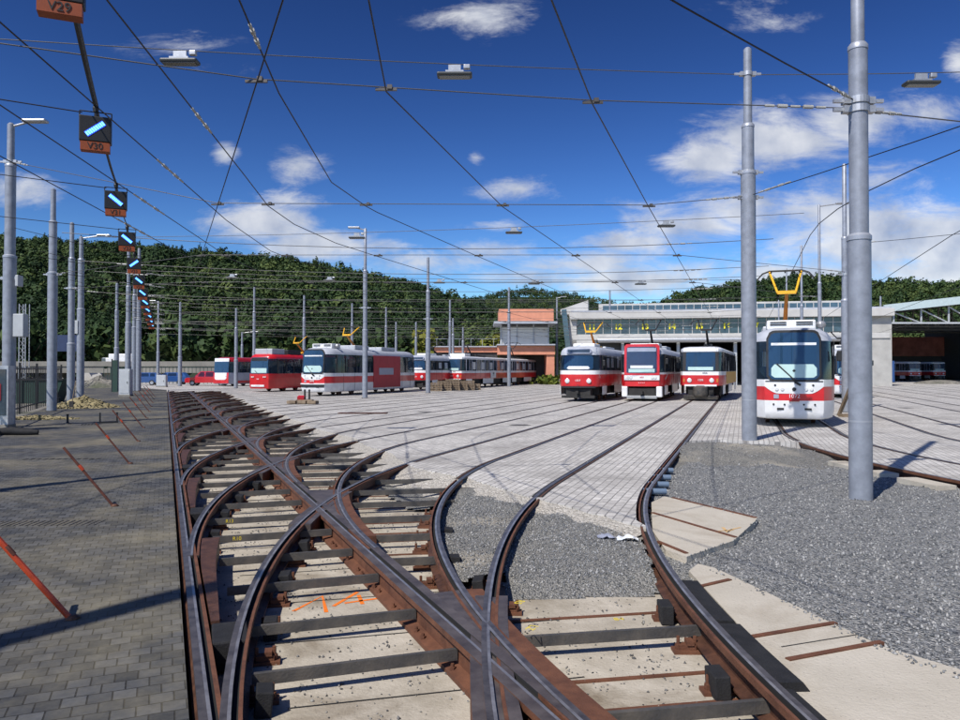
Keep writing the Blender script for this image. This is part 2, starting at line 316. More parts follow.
m_texty=mat('yellow_paint',(.65,.50,.03),.7,0,var=.15,scale=30)
m_spray=mat('orange_spray_paint',(.75,.17,.01),.75,0,var=.15,scale=30)
m_num=mat('yellow_number',(.85,.75,.03),.5,0,var=.08)
m_rod=mat('orange_red_rod',(.50,.065,.02),.45,0,var=.25,scale=14)
m_rodd=mat('rusty_rod',(.13,.045,.028),.7,.1,var=.35,scale=14)
m_led=emit('signal_light_bar',(.18,.72,1.0),1.6); m_ledb=emit('signal_light_blue',(.03,.06,.75),1.0)
m_straw=mat('straw_and_sand',(.17,.14,.07),.9,0,scale=9,bump=.9,bscale=22,col2=(.33,.28,.15))
m_wood=mat('weathered_wood',(.20,.15,.10),.85,0,var=.35,scale=5)
m_green=mat('fence_green',(.012,.04,.028),.7,0,var=.2)
m_leaf=None
m_blueplas=mat('blue_grey_pipe',(.12,.17,.24),.5,0,var=.15)
m_plastic=mat('white_plastic',(.75,.78,.80),.35,0,var=.08)
m_carred=mat('car_red',(.45,.012,.02),.28,0,var=.08,coat=.6)
m_carblue=mat('car_blue',(.02,.07,.22),.28,0,var=.08,coat=.6)
m_tyre=mat('tyre',(.015,.015,.015),.8,0,var=.2)
m_bridge=mat('bridge_concrete',(.20,.19,.165),.85,0,var=.25,scale=.4)
m_bark=mat('bark',(.07,.05,.035),.9,0,var=.3)
def leafmat(name,c1,c2,c3):
    m=bpy.data.materials.new(name); m.use_nodes=True; nt=m.node_tree; N=nt.nodes; L=nt.links; b=N['Principled BSDF']; b.inputs['Roughness'].default_value=.7; b.inputs['Specular IOR Level'].default_value=.2
    a=N.new('ShaderNodeAttribute'); a.attribute_name='tint'; r=N.new('ShaderNodeValToRGB'); el=r.color_ramp.elements; el.new(.5)
    for i,c in enumerate((c1,c2,c3)): el[i].position=i/2; el[i].color=(*c,1)
    L.new(a.outputs['Fac'],r.inputs[0]); L.new(r.outputs[0],b.inputs['Base Color']); return m
m_leaf=leafmat('foliage',(.012,.030,.009),(.031,.058,.017),(.082,.112,.030))
m_leafy=leafmat('yellow_green_foliage',(.06,.09,.015),(.12,.14,.02),(.2,.19,.03))

# ------------------------------------------------------------------ the setting: ground
struct(MB().prism([(-1500,-300),(1500,-300),(1500,1500),(-1500,1500)],-.6,-.34).build('ground',m_dirt))
# branch tracks
NB=15
BR=[]
for k in range(NB):
    if k==0: s,RL=-3.24,22.0
    else: s,RL=(10.85 if k==1 else 15.54+4.85*(k-2))-7.65,18.0
    BR.append((s,RL))
TURN=R(42.3)
def goff(side,a): return 0 if side=='l' else (1.72-.27*a/TURN)*(1 if side=='r' else .5)
def branch_lat(k,st,side):
    s,RL=BR[k]; cl=-1.68+RL; d=st-s
    if d<=0: return cl-RL+goff(side,0)
    rE=RL-goff(side,TURN)
    if d>=rE*math.sin(TURN): return cl-rE*math.cos(TURN)+(d-rE*math.sin(TURN))*math.tan(TURN)
    a=math.asin(min(1,d/RL))
    for _ in range(4): a=math.asin(min(1,d/(RL-goff(side,a))))
    return cl-(RL-goff(side,a))*math.cos(a)
def branch_path(k,side,Yend,st0=None,off=0.0,step=.35):
    s,RL=BR[k]; cl=-1.68+RL; P=[]
    n=int(RL*TURN/step)+1
    for i in range(n+1):
        a=TURN*i/n; r=RL-goff(side,a)-off; st=s+r*math.sin(a); lat=cl-r*math.cos(a)
        if st0 is not None and st<st0: continue
        P.append(LU(st,lat))
    x,y=P[-1]
    while y<Yend:
        l=min(2.5,(Yend-y)/T[1]+.001); x+=T[0]*l; y+=T[1]*l; P.append((x,y))
    return P
# right-hand tracks (the one under the front tram and those beyond it)
def right_path(j,side,Yend=84):
    cx0,cy0=9.55+4.1*j if j else 9.55,21.5
    off={'l':-.75,'r':.75,'c':0}[side]; r=20.0; P=[]
    # centre of the arc lies to the right of travel
    ex,ey=cx0,cy0; ccx,ccy=ex+TN[0]*r,ey+TN[1]*r
    for i in range(40,-1,-1):
        a=TH-R(52)*i/40; P.append((ccx-math.cos(a)*(r-off),ccy+math.sin(a)*(r-off)))
    x,y=P[-1]
    while y<Yend: x+=T[0]*2.5; y+=T[1]*2.5; P.append((x,y))
    return P
# yard paving with a ragged edge towards the open track bed
edge=[(7.9,3.2),(9.0,3.05),(10.3,2.9),(11.4,2.8),(12.5,2.75),(13.4,2.45),(14.2,2.35),(16.5,2.6),(18.5,2.5),(20.5,2.75)]
for i in range(23,68,2): edge.append((i,2.45+rnd.uniform(-.15,.25)))
e2=[]
for a,b in zip(edge,edge[1:]):
    for q in range(5):
        f=q/5; e2.append(LU(a[0]+(b[0]-a[0])*f,a[1]+(b[1]-a[1])*f+rnd.uniform(-.05,.05)))
e2+=[LU(69,2.4),LU(70,-1.6),LU(74,-1.6),LU(120,-14)]
EDGE=e2
b0r=[p for p in branch_path(0,'r',22,off=-.09) if toLU(*p)[1]>3.25 and p[1]<19.6]
rl=[p for p in right_path(0,'l') if 5<p[1]<18.6]
poly=e2+[(-60,150),(95,150),(95,5)]+[(p[0]+.02,p[1]) for p in rl]+[(6.9,18.9),(6.2,19.3)]+b0r[::-1]
struct(MB().prism(poly,-.33,-.002).build('yard_pavement',m_ypave))
# left platform paving
lp=[LU(-6,-1.80),LU(74,-1.80),LU(120,-14.2),LU(118,-17),LU(74,-8.2),LU(44,-7.2),LU(30,-6.9),LU(22,-6.8),LU(16,-9.5),LU(-6,-10)]
struct(MB().prism(lp,-.33,0).build('platform_pavement',m_lpave))
# concrete track bed
cb=MB(); cb.prism([LU(-5,-1.80),LU(-5,4.2),LU(3.2,4.2),LU(6.3,2.4),LU(7.9,3.1),LU(14,2.9),LU(70,2.9),LU(70,-1.80)],-.33,-.235)
bed=struct(cb.build('concrete_base',m_conc))
# sloping crushed-stone bank between bed and yard paving
bk=MB(); rows=[]
for i in range(0,len(EDGE)-4):
    x,y=EDGE[i]; st,la=toLU(x,y); w=.42+.2*rnd.random()
    rows.append([(x+NN[0]*.03,y+NN[1]*.03,-.012),(x-NN[0]*w*.4,y-NN[1]*w*.4,-.05-.05*rnd.random()),(x-NN[0]*w,y-NN[1]*w,-.15),(x-NN[0]*w*1.7,y-NN[1]*w*1.7,-.238)])
bk.grid(rows); tag(bk.build('crushed_stone',m_bank,smooth=True),'pale crushed stone sloping from the yard paving down to the track bed','gravel',kind='stuff')
# gravel fields
def hsh(x,y): return math.sin(x*3.1+1.3*math.sin(y*2.3))*math.cos(y*2.7+.9*math.sin(x*1.9))
def gz(x,y):
    z=-.135+.018*hsh(x,y)+.01*hsh(x*3.3,y*2.9)
    d=math.hypot((x-5.6)/2.6,(y-17.3)/2.0); z+=.2*max(0,1-d*d)**1.2+.035*max(0,1-d)*hsh(x*2.3,y*2.6)
    d=math.hypot((x-9.2)/2.,(y-15.5)/3.); z+=.05*max(0,1-d)
    return z
RP=[p for p in right_path(0,'l') if p[1]<24]
def right_x(y):
    b=min(RP,key=lambda p:abs(p[1]-y)); return b[0]
def in_gravel(x,y):
    st,la=toLU(x,y)
    if y>19.4 or y<1.0: return False
    if x>right_x(y)-.06: return False
    lr=branch_lat(0,st,'r')
    if la<lr+.07: return False
    if la>lr and y>18.6+.25*hsh(x,y) and x>6.2: return False
    return True
def gridmesh(x0,x1,y0,y1,d,test,zf):
    mb=MB(); idx={}; nx=int((x1-x0)/d); ny=int((y1-y0)/d)
    def vi(i,j):
        if (i,j) not in idx:
            x,y=x0+i*d,y0+j*d; idx[(i,j)]=len(mb.v); mb.v.append((x,y,zf(x,y)))
        return idx[(i,j)]
    for i in range(nx):
        for j in range(ny):
            if test(x0+(i+.5)*d,y0+(j+.5)*d): mb.f.append((vi(i,j),vi(i+1,j),vi(i+1,j+1),vi(i,j+1))); mb.m.append(0)
    return mb
far_edge=lambda x,y:y>15.0+.5*hsh(x*.9,y*.5)+.25*hsh(x*2.7,y)
tag(gridmesh(1,11.5,1,19.8,.10,lambda x,y:in_gravel(x,y) and not far_edge(x,y),gz).build('gravel',m_gravel,smooth=True),'coarse blue-grey gravel around the thickest pole','gravel',kind='stuff')
tag(gridmesh(1,11.5,1,19.8,.10,lambda x,y:in_gravel(x,y) and far_edge(x,y),gz).build('gravel',m_fine2,smooth=True),'finer sandy gravel mound at the foot of the tall pole','gravel',kind='stuff')
# gravel between the rails of the nearest branches
def in_inner(x,y):
    st,la=toLU(x,y)
    if y<6.55+.12*(x): return False
    if la>3.3 or st>17: return False
    a=branch_lat(0,st,'r')-.07
    if la>a: return False
    lo=branch_lat(1,st,'r')+.05 if st>7.2 else branch_lat(0,st,'l')+.06
    if la<lo: return False
    return True
def gz2(x,y):
    st,la=toLU(x,y); e=max(0,min(1,(y-6.55-.12*x)/.35)); return -.239+e*.114+.02*hsh(x*1.4,y*1.3)*e+.045*min(1,max(0,(la-1.8)/1.2))
tag(gridmesh(-2,4,6,14,.07,in_inner,gz2).build('gravel',m_fine,smooth=True),'fine grey gravel filling between the curved rails of the nearest tracks','gravel',kind='stuff')
def in_mid(x,y):
    st,la=toLU(x,y)
    return 11<st<26 and 1.35<la<2.9 and la>branch_lat(2,st,'r')*0+1.2+.25*hsh(x,y) 
tag(gridmesh(-9,1,9,26,.12,in_mid,lambda x,y:-.19+.03*hsh(x,y)+.06*max(0,toLU(x,y)[1]-1.9)).build('gravel',m_fine,smooth=True),'sandy grey grit lying along the edge of the pale paving','gravel',kind='stuff')
# dirt strip on the far left
struct(MB().prism([LU(16,-9.5),LU(22,-6.8),LU(30,-6.9),LU(44,-7.2),LU(74,-8.2),LU(118,-17),LU(120,-90),LU(5,-60),LU(5,-10.0)],-.33,-.06).build('dirt_ground',m_dirt))
# loose stones
def stones(name,pts,smin,smax,m,label):
    rs=np.random.RandomState(3); n=len(pts); base=np.array([(1,0,0),(-1,0,0),(0,1,0),(0,-1,0),(0,0,1),(0,0,-1)],float)
    tri=np.array([(0,2,4),(2,1,4),(1,3,4),(3,0,4),(2,0,5),(1,2,5),(3,1,5),(0,3,5)])
    sz=rs.uniform(smin,smax,(n,1,1))*rs.uniform(.6,1.2,(n,1,3)); V=base[None]*sz*(1+.35*rs.uniform(-1,1,(n,6,3)))+.25*sz*rs.uniform(-1,1,(n,6,3))
    a=rs.uniform(0,6.28,n); b=rs.uniform(-.6,.6,n); ca,sa,cb_,sb=np.cos(a),np.sin(a),np.cos(b),np.sin(b)
    x,y,z=V[...,0],V[...,1],V[...,2]; x,z=x*cb_[:,None]+z*sb[:,None],-x*sb[:,None]+z*cb_[:,None]; x,y=x*ca[:,None]-y*sa[:,None],x*sa[:,None]+y*ca[:,None]
    V=np.stack([x,y,z],-1)+np.array(pts)[:,None,:]
    F=(tri[None]+(np.arange(n)*6)[:,None,None]).reshape(-1,3)
    return tag(npmesh(name,V.reshape(-1,3),F,m,attr=np.repeat(rs.rand(n),8)),label,'gravel',kind='stuff')
m_stone=leafmat('loose_stone',(.075,.08,.085),(.18,.186,.19),(.38,.375,.355)); m_stone2=leafmat('bed_grit',(.05,.05,.05),(.12,.12,.12),(.3,.29,.26))
pts=[]
while len(pts)<34000:
    y=3+16*rnd.random()**1.9; x=rnd.uniform(1.2,11)
    if in_gravel(x,y) and not (far_edge(x,y) and rnd.random()<.7): pts.append((x,y,gz(x,y)+.003))
stones('gravel_stones',pts,.008,.020,m_stone,'loose grey stones on the gravel right of the curved rails')
pts=[]
while len(pts)<7000:
    x,y=rnd.uniform(-1,3),rnd.uniform(6.4,11.5)
    if in_inner(x,y): pts.append((x,y,gz2(x,y)+.003))
stones('gravel_stones',pts,.007,.016,m_stone,'small loose stones between the curved rails of the nearest tracks')
pts=[]
while len(pts)<7500:
    st=2.5+22*rnd.random()**1.6; la=rnd.uniform(-1.5,2.6)
    if rnd.random()<.45:
        st=8.0+1.1*round((st-8.0)/1.1)+rnd.choice((.36,.8,.1))+rnd.gauss(0,.05)
        if hsh(st*2+la*3,la*2)>-.1: x,y=LU(st+la*.22*(la>0),la); pts.append((x,y,-.232))
        continue
    if hsh(st*1.3,la*1.6)+.6*hsh(st*4,la*3)>.25 or rnd.random()<.22:
        x,y=LU(st,la); pts.append((x,y,-.232))
stones('gravel_stones',pts,.005,.013,m_stone2,'dark grit strewn over the concrete track bed')

# ------------------------------------------------------------------ hills and forest
rs=np.random.RandomState(11)
def ss(t): t=np.clip(t,0,1); return t*t*(3-2*t)
def hill(name,sil,Yb,Yr,th):
    cs=np.array([p[0] for p in sil],float); ys=np.array([p[1] for p in sil],float)
    def zf(c,Y):
        H=np.maximum((HOR-np.interp(c,cs,ys))*Yr/FPX+EYE-th,0)
        up=ss((Y-Yb)/(Yr-Yb))*.55+.45*np.clip((Y-Yb)/(Yr-Yb),0,1); dn=np.clip(1-(Y-Yr)/(Yr*.6),0,1)
        return np.where(Y<Yr,H*up,H*ss(dn))-.3
    C=np.linspace(cs[0],cs[-1],70); YY=np.concatenate([np.linspace(Yb,Yr,26),np.linspace(Yr*1.06,Yr*1.6,8)])
    mb=MB(); mb.grid([[((c-480)/FPX*Y,Y,float(zf(c,Y)+2.5*math.sin(c*.05+Y*.06))) for c in C] for Y in YY])
    struct(mb.build(name,m_hill,smooth=True)); return zf,cs[0],cs[-1],Yb,Yr
m_hill=mat('forest_floor',(.012,.026,.010),.9,0,var=.4,scale=.05)
def forest(h,n,nq,label,rmin=1.7,rmax=3.7,conif=.25):
    zf,c0,c1,Yb,Yr=h; ym=Yb+75; tot=(Yr*1.03)**2-Yb**2; n1=int(n*(ym**2-Yb**2)/tot)
    A=crowns(zf,c0,c1,Yb,ym,int(n1*1.25),int(nq*2.6),.58,rmin*.85,rmax*.95,conif); B=crowns(zf,c0,c1,ym,Yr*1.03,n-n1,nq,.95,rmin,rmax,conif)
    Q=np.concatenate([A[0],B[0]]); t=np.concatenate([A[1],B[1]]); F=np.arange(len(Q)).reshape(-1,4)
    tag(npmesh('forest',Q,F,m_leaf,attr=t),label,'forest',kind='stuff')
def crowns(zf,c0,c1,Ya,Yz,n,nq,ls,rmin,rmax,conif):
    c=rs.uniform(c0,c1,n); Y=np.sqrt(rs.uniform(Ya**2,Yz**2,n)); x=(c-480)/FPX*Y; z=zf(c,Y)+rs.uniform(-2.5,2.5,n)
    r=rs.uniform(rmin,rmax,n); asp=np.where(rs.rand(n)<conif,rs.uniform(1.7,2.4,n),rs.uniform(.9,1.35,n)); r=np.where(asp>1.6,r*.62,r)
    d=rs.normal(size=(n,nq,3)); d/=np.linalg.norm(d,axis=2,keepdims=True); d[...,2]=np.where(d[...,2]<-.35,-d[...,2],d[...,2])
    lump=1+.22*np.sin(d[...,0]*5+c[:,None])*np.sin(d[...,1]*5+Y[:,None])*np.cos(d[...,2]*4)
    rad=r[:,None]*rs.uniform(.72,1.06,(n,nq))*lump
    taper=np.where((asp>1.6)[:,None],np.clip(1-.45*(d[...,2]+.35),.25,1.2),1)
    P=np.stack([x[:,None]+rad*d[...,0]*taper,Y[:,None]+rad*d[...,1]*taper,z[:,None]+r[:,None]*asp[:,None]*.95+rad*d[...,2]*asp[:,None]],-1)
    nn=d+.38*rs.normal(size=d.shape); nn/=np.linalg.norm(nn,axis=2,keepdims=True)
    a=np.cross(nn,rs.normal(size=d.shape)); a/=np.linalg.norm(a,axis=2,keepdims=True); b=np.cross(nn,a)
    sz=(r[:,None]*rs.uniform(.085,.17,(n,nq))*ls)[...,None]
    Q=np.stack([P-a*sz-b*sz*.8,P+a*sz*.9-b*sz,P+a*sz+b*sz*.9,P-a*sz*.8+b*sz],2).reshape(-1,3)
    t=np.clip(rs.normal(.42,.24,(n,1))+(.24*np.sin(c*.021+Y*.03)*np.sin(Y*.045+1)+.12*np.sin(c*.06)*np.sin(Y*.11))[:,None]+rs.normal(0,.11,(n,nq)),0,1).ravel()
    return Q,t
hl=hill('hill',[(-420,232),(-150,236),(0,240),(60,243),(140,249),(200,254),(260,260),(320,267),(370,277),(420,289),(455,300),(490,315),(530,332),(575,342),(620,362),(650,370)],150,430,6.5)
hm=hill('hill',[(330,330),(400,316),(450,303),(480,296),(505,290),(520,288),(545,290),(570,294),(600,299),(650,308),(720,330),(760,345)],520,800,6.5)
hr=hill('hill',[(540,345),(600,325),(640,310),(660,303),(690,293),(740,285),(800,278),(850,278),(880,284),(960,285),(1060,283),(1400,280)],185,430,6.5)
forest(hl,9500,140,'dense dark green forest covering the long hill on the left')
forest(hm,3600,70,'dense green forest on the rounded hill behind the orange brick annex')
forest(hr,6600,120,'dense green forest on the hill behind the depot hall')

def tree(loc,h,r,label,lm,cat='tree',n=900,seed=0):
    q=np.random.RandomState(seed+5); t=thing('tree',label,cat,(loc[0],loc[1],-.3))
    mb=MB(); mb.tube([(0,0,0),(.1,.05,h*.3),(.0,.1,h*.55),(.2,0,h*.8)],[h*.03,h*.025,h*.017,h*.008],8)
    for i in range(6):
        a=q.uniform(0,6.28); z0=h*q.uniform(.25,.6); l=r*q.uniform(.5,.9); mb.tube([(.05,.05,z0),(math.cos(a)*l*.5,math.sin(a)*l*.5,z0+l*.4),(math.cos(a)*l,math.sin(a)*l,z0+l*.7)],[h*.012,h*.008,h*.004],5)
    mb.build('trunk',m_bark,t)
    cl=q.normal(size=(14,3))*np.array([r*.42,r*.42,h*.17])+np.array([0,0,h*.62]); ci=q.randint(0,14,n); cr=q.uniform(.28,.5,14)*r
    d=q.normal(size=(n,3)); d/=np.linalg.norm(d,axis=1,keepdims=True); P=cl[ci]+d*(cr[ci]*q.uniform(.55,1.05,n))[:,None]
    nn=d+.6*q.normal(size=d.shape); a=np.cross(nn,q.normal(size=d.shape)); a/=np.linalg.norm(a,axis=1,keepdims=True); b=np.cross(nn,a); b/=np.linalg.norm(b,axis=1,keepdims=True)
    sz=(r*q.uniform(.06,.12,n))[:,None]; V=np.stack([P-a*sz-b*sz,P+a*sz-b*sz*.8,P+a*sz+b*sz,P-a*sz*.7+b*sz],1).reshape(-1,3)
    npmesh('crown',V,np.arange(len(V)).reshape(-1,4),lm,parent=t,attr=np.clip(q.normal(.5,.2,14)[ci]+q.normal(0,.1,n),0,1))
    return t
for i,(px,Y,h,r,lm,lb) in enumerate([(487,118,7,3.2,m_leafy,'yellow-green tree left of the orange brick annex'),(30,125,9,5,m_leaf,'dark round tree behind the left fence near the frame edge'),
   (62,132,10,5,m_leaf,'dark tree behind the concrete bridge between the first tall left poles'),(105,128,9,5,m_leaf,'broad dark tree behind the bridge left of the hanging signals'),(200,130,10,5.5,m_leaf,'broad green tree rising behind the red car'),
   (235,128,9,4.5,m_leaf,'green tree behind the white and red tram at far left'),(330,135,8,5,m_leaf,'rounded green tree behind the white tram roof'),(392,130,9,4.5,m_leaf,'green tree behind the pole left of the pallets'),(425,128,8,4,m_leafy,'light green bush tree behind the pallet stacks'),(458,140,11,5,m_leaf,'tall green tree beyond the low brick wing'),(160,140,11,5,m_leaf,'dark tree behind the lowest hanging signals'),
   (280,138,10,5,m_leaf,'dark green tree behind the all-red tram')]):
    tree(((px-480)/FPX*Y,Y),h,r,lb,lm,seed=i)
#PART2
# ------------------------------------------------------------------ rails
OPEN=[(-.058,0),(-.02,.0006),(0,0),(0,-.04),(.036,-.04),(.036,-.005),(.058,-.005),(.058,-.05),(.014,-.075),(.014,-.15),(.085,-.168),(.085,-.18),(-.085,-.18),(-.085,-.168),(-.014,-.15),(-.014,-.07),(-.058,-.05)]
OPENM=[0,4,2,2,2,3,3,1,1,1,1,1,1,1,1,1,3]
PAVED=[(-.085,.0006),(-.055,.004),(0,.004),(.002,.0012),(.036,.0012),(.038,.004),(.058,.004),(.085,.0006)]
PAVEDM=[2,0,2,2,2,3,2]
RAILM=[m_railtop,m_rustdk,m_groove,m_rust,m_railpol]
mir=lambda pr:[(-a,b) for a,b in pr]
def rail(label,openpath,pavedpath,side,group=None):
    mb=MB(); A,B=(OPEN,PAVED) if side=='l' else (mir(OPEN),mir(PAVED))
    if len(openpath)>1: mb.sweep(A,openpath,OPENM)
    if len(pavedpath)>1: mb.sweep(B,pavedpath,PAVEDM,closed=False)
    return tag(mb.build('rail',RAILM,fix=False),label,'rail',group)
WHERE=['the track of the square-nosed tram with the grey plough','the track of the tram with the red windscreen frame','the track of the old round-lamp tram','the fourth track from the right of the yard','the fifth track of the yard',
 'the track passing behind the pallet stacks','the sixth track of the yard','the track of the coupled trams','the track of the white tram with the red advert','the track left of the white tram','the track right of the all-red tram','the track of the all-red tram','the track left of the all-red tram','the next-to-last track at the far end','the last track at the far end']
for k in range(NB):
    for side,nm in (('l','left'),('r','right')):
        P=branch_path(k,side,84 if k<6 else 120,off=0)
        lim=(2.95 if side=='l' else 10.6) if k==0 else 2.62
        s0=BR[k][0]+(.55 if side=='l' else .3)
        op=[p for p in P if toLU(*p)[1]<lim and toLU(*p)[0]>max(s0,-1)]; i=P.index(op[-1])
        rail('%s curved rail of %s'%(nm,WHERE[k]),op,P[i:],side,'curved rails of the yard tracks')
# ladder: outer rail beside the paving, inner rail through the frogs
mb=MB(); mb.sweep([(-.075,-.003),(-.03,-.0024),(-.01,-.003),(-.01,-.035),(.022,-.035),(.022,-.006),(.05,-.006),(.05,-.05),(.03,-.20),(.08,-.205),(.08,-.23),(-.10,-.23),(-.10,-.06),(-.075,-.03)],[LU(i,-1.68) for i in range(-3,70)],[0,4,2,2,2,3,1,1,1,1,1,1,1,0])
tag(mb.build('rail',RAILM,fix=False),'long straight bluish rail along the edge of the dark paving','rail')
mb=MB(); mb.sweep([(-.13,-.003),(-.055,-.0024),(-.035,-.003),(-.035,-.032),(.008,-.032),(.008,-.003),(.09,-.003),(.09,-.04),(.05,-.06),(.05,-.17),(.12,-.18),(.12,-.232),(-.18,-.232),(-.18,-.20),(-.09,-.18),(-.09,-.06),(-.13,-.045)],[LU(i,0) for i in range(-3,70)],[0,3,2,2,2,0,1,1,1,1,1,1,1,1,1,1,1])
lad=tag(mb.build('rail',[m_frogtop,m_rust,m_groove,m_railpol],fix=False),'long straight diagonal rail through all the frogs','rail')
bb=MB()
for i in range(60):
    st=3+.62*i
    for dx in (0,.16): bb.lathe([(.022,0),(.022,.03),(.012,.03),(.012,.05)],(LU(st+dx,-.15)[0],LU(st+dx,-.15)[1],-.205),6)
bb.build('bolt',m_rust,lad)['kind']='stuff'
for k in range(0,12):
    c=BR[k][0]+(7.65 if k else 8.54)
    t=thing('frog_block',('nearest rusty cast crossing block where two rails cut the diagonal rail' if k==0 else 'cast crossing block on the diagonal rail, %s from the camera'%['','second','third','fourth','fifth','sixth','seventh','eighth','ninth','tenth','eleventh','twelfth'][k]),'rail crossing',(*LU(c,0),0),group='cast crossing blocks')
    ox,oy=LU(c,0); sh=lambda P:[(p[0]-ox,p[1]-oy) for p in P]
    P=[LU(st,branch_lat(k,st,'l')) for st in np.linspace(c-1.15,c+1.0,14)]
    mb=MB(); mb.sweep([(-.13,-.007),(-.0,-.007),(-.0,-.02),(.036,-.02),(.036,-.007),(.13,-.007),(.13,-.225),(-.13,-.225)],sh(P),[0,0,0,0,0,1,1,1]); mb.build('block_body',[m_frogtop,m_rust],t,fix=False)
    sts=np.linspace(BR[k+1][0]+.9,c+1.25,14); rr_=[branch_lat(k+1,st,'r') for st in sts]
    mb=MB(); mb.prism(sh([LU(st,.04) for st in sts]+[LU(st,l+.0) for st,l in list(zip(sts,rr_))[::-1]]),-.22,-.010,1,0); mb.build('web_plate',[m_frogtop,m_rust],t)
    mb=MB(); pr=[(.03,-.005),(.2 if k==0 else .17,-.012),(.2 if k==0 else .17,-.22),(.03,-.22)]
    mb.sweep(pr,sh([LU(st,l) for st,l in zip(sts,rr_)]),0); mb.build('cover_plate',[m_rust],t)
    if k==0:
        for body,st,la in (('R5',c+.75,.62),('LZ',c+.2,.45)):
            x,y=LU(st,la); text('lettering',body,.09,m_texty,t,(x-ox,y-oy,-.003),(0,0,R(-120)),.0006)
# switch plates and black boxes beside the outer rail
for k in range(1,12):
    s=BR[k][0]; t=thing('switch_plate','dark red-brown switch plate with black box beside the outer rail, by the %s rod'%['','nearest red','first rusty','second rusty','third rusty','fourth rusty','fifth rusty','sixth rusty','seventh rusty','eighth rusty','last','farthest'][k],'switch plate',(*LU(s,-1.5),0),group='switch plates along the paving edge')
    ox,oy=LU(s,-1.5); A=[];B=[]
    for st in np.linspace(s-1.35,s+1.5,10):
        b=max(branch_lat(k,st,'l'),-1.68)+.07; A.append(LU(st,b)); B.append(LU(st,b+.06+.12*(st-s+1.35)/2.85))
    MB().prism([(p[0]-ox,p[1]-oy) for p in A+B[::-1]],-.2,-.012).build('plate',m_rustdk,t)
    x,y=LU(s-1.62,-1.5); MB().box((x-ox,y-oy,-.11),(.24,.42,.2),LA-R(3)).build('drive_box',m_rubber,t,bevel=.012)
# tie bars
NV=R(12.5); tv=(math.cos(NV),math.sin(NV))
def tie(p,q,h=.075,z=-.115):
    l=math.hypot(q[0]-p[0],q[1]-p[1]); o=MB().box((l/2,0,0),(l,.035,h)).build('tie_bar',m_tie); o.location=(p[0],p[1],z); o.rotation_euler=(0,0,math.atan2(q[1]-p[1],q[0]-p[0]))
    return o
ntie=0; strips=MB()
def rlim(st):
    if st<6.75: return branch_lat(0,st,'r')-.05
    if st<13.3: return branch_lat(1,st,'r')-.04
    return 2.35
LST=[4.45,5.75,6.65,7.75]+[8.8+1.06*i for i in range(58)]
RST=[3.1,4.35,5.6,6.8]+[8.0+1.1*i for i in range(56)]
for i,st in enumerate(LST):
    a=LU(st-.12,-1.42); d_=R(18.5); l=(1.42-.1)/math.cos(LA-d_); b=(a[0]+math.cos(d_)*l,a[1]+math.sin(d_)*l)
    o=tie(a,b); tag(o,'dark steel tie bar left of the diagonal rail'+(', bearing yellow paint marks' if i in(3,5,6) else ''),'tie bar','steel tie bars in the open track bed left of the diagonal rail')
    if i in (3,5,6): text('painted_mark',{3:'42',5:'R10',6:'R13'}[i],.06,m_texty,o,(.26,-.019,.0),(R(90),0,0),.0006)
for i,st in enumerate(RST):
    lo=.14; hi=rlim(st); d_=R(10)
    if hi-lo>.35:
        a=LU(st+.02,lo); l=(hi-lo)/math.cos(LA-d_); b=(a[0]+math.cos(d_)*l,a[1]+math.sin(d_)*l)
        tag(tie(a,b),'dark steel tie bar right of the diagonal rail','tie bar','steel tie bars in the open track bed right of the diagonal rail')
    for st2 in (st+.36,st+.8):
        hi=rlim(st2)
        if hi>.5 and i<20 and not 6.7<st2<8.5:
            p=LU(st2,.15); l=(hi-.15)/math.cos(LA-d_); q=(p[0]+math.cos(d_)*l,p[1]+math.sin(d_)*l)
            strips.box(((p[0]+q[0])/2,(p[1]+q[1])/2,-.231),(l,.04,.012),d_)
strips.build('steel_strip',m_rust,bed)
jn=MB()
for i in range(46):
    st=2.2+1.1*i+.1*math.sin(i*5); a=LU(st,-1.6); l=1.9+2.2*((i*7)%3)/2; d_=R(14); jn.box((a[0]+math.cos(d_)*l/2+.4,a[1]+math.sin(d_)*l/2,-.234),(l,.012,.006),d_)
jn.build('expansion_joint',m_groove,bed)['kind']='stuff'
for body,st,la,sz,m in (('84',6.0,1.5,.09,m_texty),):
    x,y=LU(st,la); text('painted_mark',body,sz,m,bed,(x,y,-.233),(0,0,R(10)),.0006)
for pts in ([(294,610),(323,595),(327,611)],[(334,605),(358,591)],[(345,602),(366,599),(388,596)],[(359,594),(363,603)]):
    mb=MB(); mb.sweep([(-.018,0),(.018,0)],[grd(a,b,-.232) for a,b in pts],0,closed=False); o=mb.build('spray_mark',m_spray,bed,fix=False); o.location.z=-.2325
